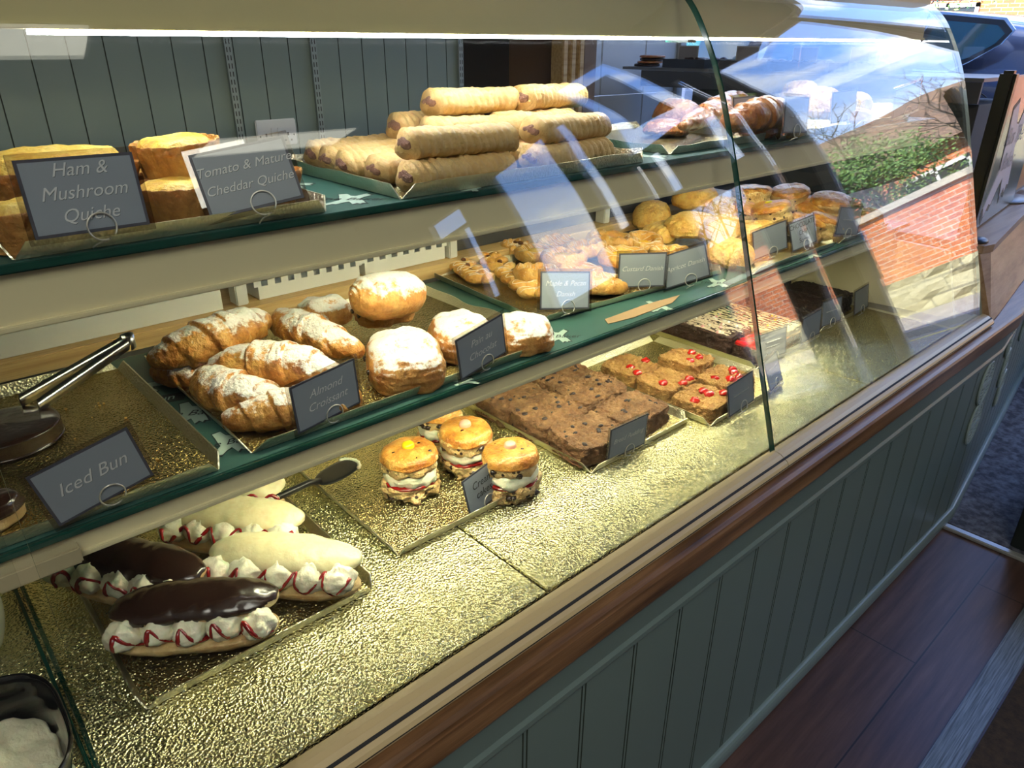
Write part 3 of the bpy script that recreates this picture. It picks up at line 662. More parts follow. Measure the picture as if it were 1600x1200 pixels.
# upright sign panel on the unit
LOGO = [(-.50, .80), (-.22, .92), (-.05, .55), (.12, .52), (.42, .98), (.60, .72), (.42, .40), (.30, .12), (.50, -.28), (.62, -.62), (.50, -.60), (.46, -.74), (.33, -.62), (.22, -.80), (.05, -.40), (-.12, -.55), (-.30, -.82), (-.42, -.78), (-.58, -.98), (-.70, -.80), (-.56, -.60), (-.30, -.18), (-.36, .10), (-.42, .45)]
t = thing('sign_screen', 'grey upright screen with pale bakery logo standing on the oak unit', 'screen', (2.43, .66, .991), (0, 0, math.atan(.106)))
bm = bx((0, 0, .004), (.62, .012, .43), .003)
obj('panel', bm, mat('grey_glossy_panel', (.26, .29, .28), .18, .2), t, False)
obj('edge_post', bx((-.048, -.012, .0), (-.001, .028, .445), .008), mat('dark_bronze', (.022, .02, .012), .3, .5), t, False)
obj('logo', prism([(.25+p[0]*.24, .20+p[1]*.17) for p in LOGO], 'y', -.0015, 0), mat('pale_lilac_print', (.58, .58, .72), .4), t, False)
obj('logo_outline', prism([(.25+p[0]*.26, .195+p[1]*.188) for p in LOGO], 'y', -.0008, 0), INKD, t, False)
text('Bus The\nBaker', .075, mat('logo_lettering', (.35, .36, .42), .5), t, loc=(.27, -.003, .22), shear=.3)
tag(obj('round_foot', pillow(.035, .022, [(0, 0), (1, 0), (1, .006), (.5, .012), (0, .013)], 2, 24, 12), BLACK), 'black oval foot on the oak unit beside the screen', 'foot').location = (2.355, .615, .991)
t = thing('table_top_display', 'dark framed display stand on the oak unit at the right edge', 'display stand', (3.12, .76, .991), (0, 0, .1))
obj('foot', pillow(.10, .06, [(0, 0), (1, 0), (1, .008), (.5, .014), (0, .015)], 2, 30, 12), mat('grey_foot', (.18, .19, .22), .3), t)
obj('frame', bx((-.02, -.01, .014), (.30, .01, .42), .003), BLACK, t, False)
obj('print', bx((0, -.0125, .03), (.28, -.0105, .40)), mat('amber_print', (.45, .19, .04), .4), t, False)

# ================================================================== GLASS DISPLAY CASE
H = .7
KP = [(.766, -1), (.845, -.75), (.924, -.5), (.987, -.3), (1.025, -.19), (1.06, -.1), (1.105, -.01), (1.165, .08), (1.23, .135), (1.3, .165), (1.38, .18)]
KP = [(y*H, z*H+1.5) for y, z in KP]
def catmull(pts, n):
    Q = [(2*pts[0][0]-pts[1][0], 2*pts[0][1]-pts[1][1])]+pts+[(2*pts[-1][0]-pts[-2][0], 2*pts[-1][1]-pts[-2][1])]; R = []
    for i in range(1, len(Q)-2):
        for k in range(n):
            t = k/n; R.append(tuple(.5*((2*Q[i][j])+(-Q[i-1][j]+Q[i+1][j])*t+(2*Q[i-1][j]-5*Q[i][j]+4*Q[i+1][j]-Q[i+2][j])*t*t+(-Q[i-1][j]+3*Q[i][j]-3*Q[i+1][j]+Q[i+2][j])*t**3) for j in (0, 1)))
    R.append(pts[-1]); return R
GP = catmull(KP, 6)
def pane(x0, x1, th=.008, m1=2):
    bm = bmesh.new(); n = len(GP); nr = []
    for i in range(n):
        a = Vector(GP[max(i-1, 0)]); b = Vector(GP[min(i+1, n-1)]); d = (b-a).normalized(); nr.append(Vector((-d.y, d.x)))
    def row(x, s): return [bm.verts.new((x, GP[i][0]-nr[i].x*s, GP[i][1]-nr[i].y*s)) for i in range(n)]
    o0, o1, i0, i1 = row(x0, 0), row(x1, 0), row(x0, th), row(x1, th)
    for i in range(n-1):
        bm.faces.new((o0[i], o1[i], o1[i+1], o0[i+1])); bm.faces.new((i0[i], i0[i+1], i1[i+1], i1[i]))
    o0, o1, i0, i1 = row(x0, 0), row(x1, 0), row(x0, th), row(x1, th)      # the cut edges keep their own vertices
    for i in range(n-1):
        bm.faces.new((o0[i], o0[i+1], i0[i+1], i0[i])).material_index = 1; bm.faces.new((o1[i], i1[i], i1[i+1], o1[i+1])).material_index = 2
    o0, o1, i0, i1 = row(x0, 0), row(x1, 0), row(x0, th), row(x1, th)
    bm.faces.new((o0[0], i0[0], i1[0], o1[0])).material_index = 1; bm.faces.new((o0[-1], o1[-1], i1[-1], i0[-1])).material_index = 1
    return bm
CS = thing('display_case', 'curved glass bakery display case with cream frame on the counter', 'display case', (0, 0, .78))
CS.location = (0, 0, 0)
obj('front_glass', pane(.030, 1.1555), [GLASS, EDGELIT, EDGE], CS)
obj('front_glass', pane(1.1605, 2.2925), [GLASS, EDGE, mat('glass_edge_clear', (.30, .36, .36), .2)], CS)
for (a, b) in ((-.9, .018), (.024, .5725), (.5755, 1.5945), (1.5975, 2.118)):
    obj('deck_panel', bx((a, .556, .790), (b, 1.198, .80), .0015), DECKFOIL, CS, False)
obj('deck_base', bx((-.95, .535, .783), (2.3, 1.25, .7895)), DARK, CS, False)
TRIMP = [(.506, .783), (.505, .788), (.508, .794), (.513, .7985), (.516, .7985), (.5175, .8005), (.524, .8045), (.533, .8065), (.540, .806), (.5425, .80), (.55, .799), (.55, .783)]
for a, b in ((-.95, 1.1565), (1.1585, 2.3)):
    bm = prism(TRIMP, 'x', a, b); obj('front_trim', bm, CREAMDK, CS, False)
obj('trim_seam_line', prism([(.5048, .7868), (.5048, .7885), (.5075, .7885), (.5075, .7868)], 'x', -.95, 2.3), DARK, CS, False)
obj('trim_seam_line', prism([(.5125, .7995), (.5125, .8005), (.5165, .8015), (.5165, .7995)], 'x', -.95, 2.3), DARK, CS, False)
# shelves
ZT, ZM = 1.322, 1.045
for (zz, xa, yb, vz, lamp) in ((ZT, -.9, 1.14, .050, True), (ZM, -.9, 1.195, .026, True)):
    sh = obj('shelf', bx((xa, .752, zz-.009), (2.20, yb, zz-.001), .0015), EDGE, CS, False)
    bm = bmesh.new(); box(bm, (xa, .760, zz-.010-vz), (2.12, .768, zz-.0095)); box(bm, (xa, .755, zz-.012-vz), (2.12, .770, zz-.006-vz), 0, .001)
    obj('valance', bm, CREAM, CS, False)
    obj('light_strip', bx((.30, .776, zz-.022), (1.72, .792, zz-.016)), mat('led_warm', (1, 1, 1), .5, emit=((1, .95, .66), 40)), CS, False)
    obj('bracket', bx((.0, .735, zz-.032), (.075, .752, zz-.012), .002), mat('pale_bracket', (.42, .36, .22), .5), CS, False) if zz == ZM else None
obj('shelf_liner', bx((-.88, .756, ZT-.0008), (2.1, 1.13, ZT-.0002)), PAPERG, CS, False)
obj('shelf_liner', bx((-.88, .758, ZM-.0008), (2.1, 1.19, ZM-.0002)), PAPERG, CS, False)
ZT += .0; ZM += .0
# header, lamp, top and ends
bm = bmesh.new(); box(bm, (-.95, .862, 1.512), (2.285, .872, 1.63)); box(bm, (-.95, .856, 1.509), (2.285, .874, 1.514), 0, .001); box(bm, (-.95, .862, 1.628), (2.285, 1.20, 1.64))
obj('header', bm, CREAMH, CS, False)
obj('light_strip', bx((.17, .858, 1.504), (2.26, .868, 1.508)), mat('led_white', (1, 1, 1), .5, emit=((.93, .97, 1.0), 42)), CS, False)
obj('end_panel', prism([(y+.014, z) for y, z in GP if .801 < z < 1.02]+[(1.2, 1.02), (1.2, .801)], 'x', 2.119, 2.134), CREAM, CS, False); obj('end_floor', bx((2.134, .562, .79), (2.285, 1.2, .80)), CREAM, CS, False)
obj('end_base', bx((2.119, .551, .79), (2.30, .561, .80)), CREAM, CS, False)
egl = [(y, z) for y, z in GP]+[(1.2, GP[-1][1]), (1.2, 1.0), (.60, 1.0), (.57, .8)]
obj('end_glass', prism([(y+.008, z-.008) for y, z in egl], 'x', 2.282, 2.288), [GLASS], CS, False)
obj('back_panel', bx((-.95, 1.200, .80), (2.28, 1.206, 1.02)), CREAM, CS, False)
obj('divider_glass', bx((.019, .57, .80), (.023, 1.19, .97)), GLASS, CS, False)
obj('divider_edge', bx((.017, .565, .8005), (.025, 1.19, .806)), EDGE, CS, False)
obj('side_glass', pane(-.9, .016), [GLASS, EDGE, EDGE], CS)
for x in (1.158,):
    obj('glass_clamp', bx((x-.012, .815, 1.50), (x+.012, .862, 1.505)), EDGE, CS, False)
# printed motifs on the green liner
def motif(x, y, z, s, rot, word=None, dark=False, nm='liner_print'):
    bm = prism([(p[0]*s, p[1]*s) for p in LOGO], 'z', 0, .0003)
    o = obj(nm, bm, PAPERW if not dark else INKD, CS, False); o.location = (x, y, z); o.rotation_euler = (0, 0, rot)
    k = obj('print_outline', prism([(p[0]*s*1.12, p[1]*s*1.09) for p in LOGO], 'z', .00005, .0002), INKD, o, False); k.location = (.0006, -.0008, 0)
    if word: text(word, s*.55, INKD if not dark else PAPERW, o, loc=(0, 0, .0005), rot=(0, 0, 0), shear=.3)
for args in ((.262, .93, .040, -.5, 'The Baker'), (.240, 1.06, .034, .8, None), (.268, .82, .036, -.3, 'The Baker'), (.832, .800, .034, -.7, 'The Baker'), (.60, .763, .020, 1.2, None), (1.09, .783, .034, -.6, None), (1.30, .790, .034, -.9, 'The Baker'), (1.66, .772, .030, -.5, None), (.83, .93, .034, .9, None)):
    motif(args[0], args[1], ZM, args[2], args[3], args[4])
b_ = obj('liner_print', prism([(-.03, -.012), (.028, -.016), (.034, .010), (-.026, .016)], 'z', 0, .0002), INKD, CS, False); b_.location = (.818, .838, ZM); b_.rotation_euler = (0, 0, .25); text('Bun', .022, PAPERW, b_, loc=(0, 0, .0004), rot=(0, 0, 0), shear=.3)
b_ = obj('liner_print', prism([(-.03, -.012), (.028, -.016), (.034, .010), (-.026, .016)], 'z', 0, .0002), INKD, CS, False); b_.location = (.246, 1.0, ZM); b_.rotation_euler = (0, 0, -.2); text('Bun', .022, PAPERW, b_, loc=(0, 0, .0004), rot=(0, 0, 0), shear=.3)
for args in ((.463, .81, .038, -.7, 'The Baker'), (.455, .95, .034, .5, None), (.62, .762, .018, -.9, None), (1.05, .80, .034, .4, None)):
    motif(args[0], args[1], ZT, args[2], args[3], args[4])

# worktop and shelving behind the case
t = thing('back_worktop', 'pine worktop behind the display case carrying white crates', 'worktop')
obj('board', bx((-1.2, 1.21, 1.045), (2.1, 2.2, 1.072), .002), PINE, t, False)
obj('cupboard_front', bx((-1.2, 1.24, .02), (2.1, 2.18, 1.044)), mat('dark_cupboard', (.05, .05, .05), .7), t, False)
t = thing('white_shelf_frame', 'white upright frame standing on the pine worktop among the crates', 'shelf frame', (0, 1.24, 1.073))
for x in (.470, .945, 1.45): obj('post', bx((x-.011, -.012, 0), (x+.011, .02, .21), .002), WHITEP, t, False)
obj('rail', bx((.3, .022, .19), (1.8, .04, .21)), WHITEP, t, False)
obj('shelf_shade_box', bx((.96, .022, .001), (1.95, .5, .17), .003), mat('shelf_shade_box', (.035, .034, .04), .6), t, False)  # dark box standing in for the shadow among the open shelves
def crate(x0, x1, y0, y1, h, label, slots=True, z=1.073):
    t = thing('plastic_crate', label, 'crate', ((x0+x1)/2, (y0+y1)/2, z), group='white crates behind the case')
    w, dp = (x1-x0)/2, (y1-y0)/2; bm = bmesh.new(); th = .004
    box(bm, (-w, -dp, 0), (w, dp, th)); box(bm, (-w, dp-th, th), (w, dp, h)); box(bm, (-w, -dp+th, th), (-w+th, dp-th, h)); box(bm, (w-th, -dp+th, th), (w, dp-th, h))
    if slots:
        n = int(2*w/.026)
        box(bm, (-w, -dp, th), (w, -dp+th, h*.28)); box(bm, (-w, -dp, h*.72), (w, -dp+th, h))
        for i in range(n+1):
            x = lerp(-w, w, i/n); box(bm, (x-.007, -dp, h*.28), (x+.007, -dp+th, h*.72))
    else: box(bm, (-w, -dp, th), (w, -dp+th, h))
    obj('body', bm, WHITE, t, False)
    bm = bmesh.new()
    box(bm, (-w-.006, -dp-.006, h), (w+.006, -dp+.004, h+.006), 0, .001); box(bm, (-w-.006, dp-.004, h), (w+.006, dp+.006, h+.006), 0, .001); box(bm, (-w-.006, -dp, h), (-w+.004, dp, h+.006), 0, .001); box(bm, (w-.004, -dp, h), (w+.006, dp, h+.006), 0, .001)
    obj('rim', bm, WHITE, t, False); return t
c1 = crate(-.45, .435, 1.232, 1.65, .112, 'wide plain white crate at the left on the pine worktop', False)
for k, (x, z) in enumerate(((-.30, .03), (-.335, .05), (-.37, .03), (-.10, .035))):
    obj('vent_button', pillow(.006, .006, [(0, 0), (1, 0), (1, .002), (0, .002)], 2, 16, 8), WHITEP, c1).matrix_local = Matrix.Translation((x+.21, -.2085, z))@Matrix.Rotation(PI/2, 4, 'X')
crate(.505, .715, 1.238, 1.65, .085, 'slotted white basket behind the almond croissants, left of the marked one')
cr2 = crate(.728, .928, 1.238, 1.65, .095, 'slotted white basket marked in red behind the sugared pastries')
text('TO W', .03, mat('red_marker', (.35, .05, .06), .5), cr2, loc=(.0, -.2065, .080), shear=0)
tag(obj('cardboard_box', bx((.50, 1.72, 1.0735), (.80, 2.0, 1.23), .003), mat('brown_grey_board', (.20, .16, .14), .7), smooth=False), 'brown grey cardboard box behind the slotted baskets', 'box')
# crumpled clear bag over the left crate
bm = bmesh.new(); N = 40; g = []
for i in range(N+1):
    g.append([bm.verts.new((lerp(.0, .34, i/N), lerp(1.212, 1.32, k/12)-.0, lerp(1.120, 1.192, min(1, k/7))+.010*noise.noise(Vector((i*.35, k*.5, 3)))+(.0 if k < 9 else .002))) for k in range(13)])
for i in range(N):
    for k in range(12): bm.faces.new((g[i][k], g[i+1][k], g[i+1][k+1], g[i][k+1]))
tag(obj('plastic_bag', bm, PLASTIC), 'crumpled clear plastic bag draped over the wide plain crate', 'bag')
# steel tongs lying behind the empty tray
t = thing('tongs', 'steel serving tongs lying behind the empty iced bun tray', 'tongs', (0, 0, 0))
pa, pb_ = P(118, 585, 1.09), P(196, 536, 1.105)
ax = (pb_-pa).normalized(); sd = Vector((ax.y, -ax.x, 0)).normalized()
for s in (-1, 1):
    bm = bmesh.new(); L_ = (pb_-pa).length+.07; rows = []
    for k in range(9):
        u = k/8; c = pa-ax*.07+ax*L_*u+sd*s*(.011*(1-u)+.006); hw = .009
        rows.append([bm.verts.new(c+Vector((0, 0, hw))), bm.verts.new(c+sd*s*.0025), bm.verts.new(c-Vector((0, 0, hw))), bm.verts.new(c-sd*s*.001)])
    for a, b in zip(rows, rows[1:]):
        for k in range(4): bm.faces.new((a[k], a[(k+1) % 4], b[(k+1) % 4], b[k]))
    obj('arm', bm, STEEL, t)
bm = bmesh.new(); rows = []
for k in range(9):
    th_ = -PI*.62+PI*1.24*k/8; c = pb_+ax*(.004+.009*math.cos(th_))+sd*.009*math.sin(th_)
    rows.append([bm.verts.new(c+Vector((0, 0, .010))), bm.verts.new(c-Vector((0, 0, .010)))])
for a, b in zip(rows, rows[1:]): bm.faces.new((a[0], a[1], b[1], b[0]))
so = obj('spring_end', bm, STEEL, t); md = so.modifiers.new('s', 'SOLIDIFY'); md.thickness = .0012

# wall fittings
def upright(x, label):
    bm = bmesh.new(); holes = []
    box(bm, (x-.011, YB-.014, 1.0), (x+.011, YB-.001, 1.62))
    o = obj('shelf_upright', bm, mat('grey_metal_paint', (.26, .31, .29), .4, .3), None, False)
    bm = bmesh.new(); z = 1.01
    while z < 1.6:
        for s in (-1, 1): box(bm, (x+s*.005-.0016, YB-.0145, z), (x+s*.005+.0016, YB-.0135, z+.015))
        z += .024
    obj('slots', bm, DARK, o, False); tag(o, label, 'shelf upright', 'slotted uprights on the back wall')
upright(1.035, 'slotted metal shelf upright on the sage wall, left of the socket')
upright(1.335, 'slotted metal shelf upright on the sage wall, right of the socket')
upright(2.0-.02, 'slotted metal shelf upright at the dark right end of the sage wall')
t = thing('wall_socket', 'white double wall socket on the sage boards', 'socket', (1.165, YB-.001, 1.213))
obj('plate', bx((-.073, -.009, -.043), (.073, 0, .043), .003), WHITE, t, False)
for x in (-.012, .012): obj('switch', bx((x-.010, -.013, -.012), (x+.010, -.009, .016), .001), WHITE, t, False)
for x in (-.04, .04):
    bm = bmesh.new(); box(bm, (x-.003, -.0095, -.012), (x+.003, -.0085, -.001)); box(bm, (x-.014, -.0095, -.03), (x-.008, -.0085, -.024)); box(bm, (x+.008, -.0095, -.03), (x+.014, -.0085, -.024))
    obj('pin_holes', bm, DARK, t, False)
for x in (-.062, .062): obj('screw', pillow(.003, .003, [(0, 0), (1, 0), (1, .001), (0, .001)], 2, 12, 6), DARK, t).matrix_local = Matrix.Translation((x, -.0095, -.01))@Matrix.Rotation(PI/2, 4, 'X')
# ================================================================== TRAYS AND CARDS
def tray(x0, x1, y0, y1, z, label, m, lip=.016, rot=0, group='gold foil bakery trays', wave=0):
    w, d = (x1-x0)/2, (y1-y0)/2; t = thing('bakery_tray', label, 'tray', ((x0+x1)/2, (y0+y1)/2, z), (0, 0, rot), group)
    th = .0018; N = 24
    bm = box(bmesh.new(), (-w, -d, .0003), (w, d, .0015)); obj('base', bm, m, t, False)
    def lipm(a, b, out):
        a, b, out = Vector(a), Vector(b), Vector(out); bm = bmesh.new(); rows = []
        for i in range(N+1):
            u = i/N; wv = wave*noise.noise(Vector((u*5+x0*9, out.x*3, out.y*3)))
            inset = .010*(1 if 0 < i < N else 0)
            p = a.lerp(b, u); q = a.lerp(b, min(max(u, .035), .965))+out*(.007+wv)+Vector((0, 0, lip+wv))
            rows.append((p, p+out*th, q+out*th, q))
        vs = [[bm.verts.new(v) for v in r] for r in rows]
        for r, s in zip(vs, vs[1:]):
            for k in range(4): bm.faces.new((r[k], r[(k+1) % 4], s[(k+1) % 4], s[k]))
        bm.faces.new(vs[0][::-1]); bm.faces.new(vs[-1]); bmesh.ops.recalc_face_normals(bm, faces=bm.faces[:]); return bm
    for a, b, o in (((-w, -d, .001), (w, -d, .001), (0, -1, 0)), ((w, d, .001), (-w, d, .001), (0, 1, 0)), ((-w, d, .001), (-w, -d, .001), (-1, 0, 0)), ((w, -d, .001), (w, d, .001), (1, 0, 0))):
        obj('lip', lipm(a, b, o), LIPFOIL, t, False)
    return t
ZD = .800
tray(.090, .391, .722, 1.09, ZD, 'gold foil tray on the case floor holding the cream filled buns', TRAYFOIL)
tray(.463, .759, .760, 1.12, ZD, 'gold foil tray holding the cream scones, half of it empty', TRAYFOIL)
tray(.850, 1.139, .722, 1.09, ZD, 'gold foil tray filled with bread pudding squares', TRAYFOIL)
tray(1.160, 1.441, .680, 1.04, ZD, 'gold foil tray holding the cherry topped oat slices', TRAYFOIL)
tray(1.485, 1.786, .770, 1.13, ZD, 'gold foil tray holding the rocky road and white chocolate slabs', TRAYFOIL)
tray(1.828, 2.110, .788, 1.15, ZD, 'gold foil tray of dark brownie slabs nearest the cream end panel', TRAYFOIL)
tray(-.075, .232, .765, 1.15, ZM, 'empty dark gold tray with a few crumbs behind the iced bun card', TRAYDARK)
tray(.278, .795, .775, 1.16, ZM, 'wide gold tray holding the sugar dusted croissants and pastries', TRAYDARK, .015, wave=.006)
tray(.865, 1.38, .845, 1.19, ZM, 'gold tray on the middle shelf loaded with iced danish pastries', TRAYFOIL, .014, -.08, wave=.006)
tray(1.41, 1.785, .775, 1.12, ZM, 'gold tray on the middle shelf piled with chocolate chip scones', TRAYFOIL, .013, wave=.005)
tray(1.81, 2.09, .775, 1.10, ZM, 'short gold tray at the right end of the middle shelf holding bread rolls', TRAYFOIL, .013, wave=.004)
tray(.095, .402, .762, 1.10, ZT, 'gold foil tray on the top shelf holding the quiches', TRAYFOIL)
tray(.510, .985, .766, 1.08, ZT, 'wavy edged gold tray stacked with sausage rolls', TRAYFOIL, .018, wave=.006)
tray(1.09, 1.40, .79, 1.10, ZT, 'gold tray on the top shelf with glazed turnovers', TRAYFOIL, .014, wave=.004)
tray(1.43, 1.74, .775, 1.10, ZT, 'gold tray on the top shelf with golden pasties behind a portrait card', TRAYFOIL, .014, wave=.004)
tray(1.78, 2.08, .78, 1.10, ZT, 'last gold tray at the right end of the top shelf', TRAYFOIL, .014, wave=.004)

CW, CH = .098, .067
def card(words, x, y, z, yaw, tilt, roll, label, size=.015, ink=INK, shear=.35, w=CW, h=CH, lam=True, bz=None, line=1.05, sx=1, ring=True, tdx=0, tdz=0):
    t = thing('price_card', label, 'card', (x, y, z), group='grey name cards in wire clips')
    u = Vector((math.cos(yaw), math.sin(yaw), 0)); n = Vector((-math.sin(yaw), math.cos(yaw), 0)); up = math.cos(tilt)*Vector((0, 0, 1))+math.sin(tilt)*n
    u2 = math.cos(roll)*u+math.sin(roll)*up; v2 = -math.sin(roll)*u+math.cos(roll)*up; nn_ = v2.cross(u2)*-1
    mtx = Matrix((u2, nn_*-1, v2)).transposed()      # local x along, local z up, local -y to the viewer
    if mtx.determinant() < 0: mtx = Matrix((u2, nn_, v2)).transposed()
    t.rotation_euler = mtx.to_euler()
    if lam: obj('laminate', bx((-w/2-.005, -.0009, -.005), (w/2+.005, .0009, h+.005), .0004), mat_lam, t, False)
    obj('printed_border', bx((-w/2, -.0012, 0), (w/2, .0004, h)), CARDB, t, False)
    obj('printed_card', bx((-w/2+.0028, -.0015, .0028), (w/2-.0028, 0, h-.0028)), CARD, t, False)
    if words.startswith('~'):      # lettering too small to read in the photograph
        bm = bmesh.new(); nl = len(words)
        for q in range(nl):
            ww = w*(.30-.04*q); tube([(-ww+2*ww*i_/60, -.0017, h*.54+(nl-1)*.006-q*.0125+.0022*math.sin(i_*1.9+q)*(.6+.4*math.sin(i_*.7))) for i_ in range(61)], .0005, 4, bm)
        obj('lettering', bm, ink, t)
    elif words: text(words, size, ink, t, loc=(tdx, -.0018, h*.54+tdz), shear=shear, line=line, sx=sx, bold=0)
    if words and ink == INK and not words.startswith('~'): text(words, size, INKD, t, name='lettering_shadow', loc=(tdx+.0003, -.00165, h*.54+tdz-.0004), shear=shear, line=line, sx=sx, bold=0)
    if ring:
        R = .0125; pts = [(.006+R*math.cos(a), -.003, .004+R*math.sin(a)) for a in [PI*1.62-2*PI*k/26*.93 for k in range(27)]]
        pts = [(-.004, .006, -.014), (.000, .002, -.011)]+pts[::-1][:0]+pts
        obj('wire_clip', tube(pts, .0009, 6), WIRE, t)
    return t
mat_lam = thin_glass('laminate', (.80, .77, .74), 1.2)
card('Ham &\nMushroom\nQuiche', .161, .748, ZT+.018, .077, .172, -.018, 'laminated card reading Ham & Mushroom Quiche in the quiche tray', .0165, line=1.2)
card('Tomato & Mature\nCheddar Quiche', .319, .748, ZT+.018, -.30, .40, .16, 'laminated card reading Tomato & Mature Cheddar Quiche in the quiche tray', .0135, line=1.45)
card('Iced Bun', .113, .752, ZM+.020, .003, -.05, .221, 'laminated card reading Iced Bun in front of the empty tray', .0205, sx=.95)
card('Almond\nCroissant', .383, .770, ZM+.014, .12, -.03, .08, 'laminated card reading Almond Croissant leaning on the sugared croissants', .0155, line=1.2)
card('Pain au\nChocolat', .639, .765, ZM+.014, .093, -.02, .16, 'tilted card reading Pain au Chocolat before the sugar dusted pastries', .0155, line=1.3)
card('Maple & Pecan\nDanish', .897, .846, ZM+.022, -.33, .24, -.11, 'card reading Maple & Pecan Danish beside the pecan plaits', .0135, line=1.4)
card('Custard Danish', 1.108, .842, ZM+.020, -.53, .08, -.024, 'card reading Custard Danish between two other danish cards', .0135)
card('Apricot Danish', 1.209, .802, ZM+.018, -.53, .138, .233, 'strongly tilted card reading Apricot Danish', .0135)
card('Bread Pudding', .937, .714, ZD+.013, -.06, -.05, .02, 'card reading Bread Pudding at the front of the bread pudding tray', .0135)
card('~', 1.246, .664, ZD+.017, .027, .178, .053, 'card at the front of the oat slices just left of the glass join', .0135)
card('~~', 1.406, .676, ZD+.015, .231, .377, -.033, 'small leaning card just right of the glass join on the oat slice tray', .0125, w=.085)
card('~~', 1.543, .764, ZD+.015, -.136, .141, .01, 'card in front of the pink and white marshmallow slab', .0125, line=1.4)
card('', 1.723, .762, ZD+.017, .014, .071, .038, 'card in front of the white chocolate slab', .012)
card('~', 1.854, .772, ZD+.022, -.044, .136, -.035, 'card at the left of the dark brownie tray', .0115)
card('', 2.038, .772, ZD+.015, .061, .166, .014, 'blank looking card at the right of the dark brownie tray against the end panel', .012)
card('', 1.545, .812, ZM+.014, -.318, .059, .202, 'blank looking card on the middle shelf right of the glass join', .012)
card('CHOCOLATE\nCHIP\nScone', 1.684, .800, ZM+.010, -.123, .278, .114, 'handwritten card reading CHOCOLATE CHIP Scone', .0165, ink=INKD, shear=.1, line=1.1, tdx=0)
card('~', 1.826, .768, ZM+.022, -.117, .065, -.143, 'card leaning left beside the plain round scones', .0125, line=1.4)
card('~~', 1.415, .735, ZT+.018, -.004, .109, -.07, 'portrait looking card on the top shelf in front of the round golden pasty', .0135, w=.09, line=1.9)
card('', 1.400, .835, ZT+.014, .097, .154, 0, 'dark card on the top shelf partly behind the join in the glass', .012)
card('', 1.988, .752, ZT+.022, -.2, 0, .205, 'tilted clear edged card at the far right of the top shelf', .012)
card('', 1.76, .80, ZT+.014, -.1, .1, .05, 'grey card between the pasties near the right end of the top shelf', .012)
cc = card('Cream\ncakes', .641, .765, ZD+.007, .168, .193, .067, 'handwritten unlaminated card reading Cream cakes in the scone tray', .018, ink=INKD, shear=.2, lam=False, line=1.0, w=.085)

# ================================================================== PASTRIES
def place(o, px, py, z, yaw=0, rx=0, ry=0):
    p = P(px, py, z); o.location = p; o.rotation_euler = (rx, ry, yaw); return o
# ---- sausage rolls
def sausage_roll(seed, L=.175, n=15):
    def fn(u, v):
        e_ = min(1, math.sin(PI*min(max(u, .0), 1))*6+.0) if 0 < u < 1 else 0
        r = 1+.085*abs(math.sin(PI*n*u+.5*math.sin(v)))-.05
        if u < .02 or u > .98: r *= .80
        c, s = math.cos(v), math.sin(v)
        k = (abs(c)**2.5+abs(s)**2.5)**(-1/2.5)
        return ((u-.5)*L+.003*math.sin(v*2), .0265*r*k*c*(1 if u not in (0, 1) else .3), .0190*r*k*s*(1 if u not in (0, 1) else .3))
    bm = bumpy(loft(fn, 120, 30), .0022, 45, seed)
    t = thing('sausage_roll', 'tmp', 'sausage roll', group='sausage rolls stacked on the top shelf')
    obj('pastry', bm, SROLL, t)
    for s in (-1, 1):
        b = blob((s*(L/2-.001), 0, .001), 1, seed+s, .3, 3, (.0035, .0150, .0075)); bumpy(b, .0020, 180, seed); obj('filling', b, MEAT, t)
    return t
protos = [sausage_roll(1), sausage_roll(2, .17, 13)]
cnt = 0
SR = [  # x, y, layer, yaw, label
 (.622, .792, 0, .02, 'sausage roll at the front of the bottom layer, left stack'),
 (.618, .866, 0, .04, 'second sausage roll from the front in the bottom layer, left stack'),
 (.612, .930, 0, -.03, 'third sausage roll from the front in the bottom layer, left stack'),
 (.618, .996, 0, .05, 'fourth sausage roll back in the bottom layer, left stack'),
 (.63, 1.056, 0, .02, 'rearmost sausage roll of the bottom layer against the left tray end'),
 (.85, .806, 0, .03, 'sausage roll at the front of the bottom layer, right stack'),
 (.85, .872, 0, -.02, 'second sausage roll from the front at the bottom of the right stack'),
 (.85, .94, 0, .02, 'third sausage roll back at the bottom of the right stack'),
 (.632, .802, 1, -.03, 'sausage roll with an open end lying on the front left roll'),
 (.735, .895, 1, -.16, 'slanting sausage roll in the second layer under the topmost pair'),
 (.745, 1.0, 1, .05, 'rear sausage roll of the second layer above the yellow ones'),
 (.86, .820, 1, .10, 'sausage roll with a rounded end on the right stack'),
 (.87, .905, 1, .05, 'second layer sausage roll behind the rounded one on the right stack'),
 (.765, .935, 2, .04, 'topmost sausage roll on the left with its cut end towards the wall'),
 (.93, .93, 2, .22, 'topmost smooth sausage roll on the right of the pile'),
]
for i, (x, y, l, yaw, lb) in enumerate(SR):
    o = protos[i % 2] if i < 2 else dup(protos[i % 2], (0, 0, 0), (0, 0, 0))
    o['label'] = lb; o.location = (x, y, ZT+.0215+l*.0365); o.rotation_euler = (random.uniform(-.1, .1), (.02 if l else 0), yaw)
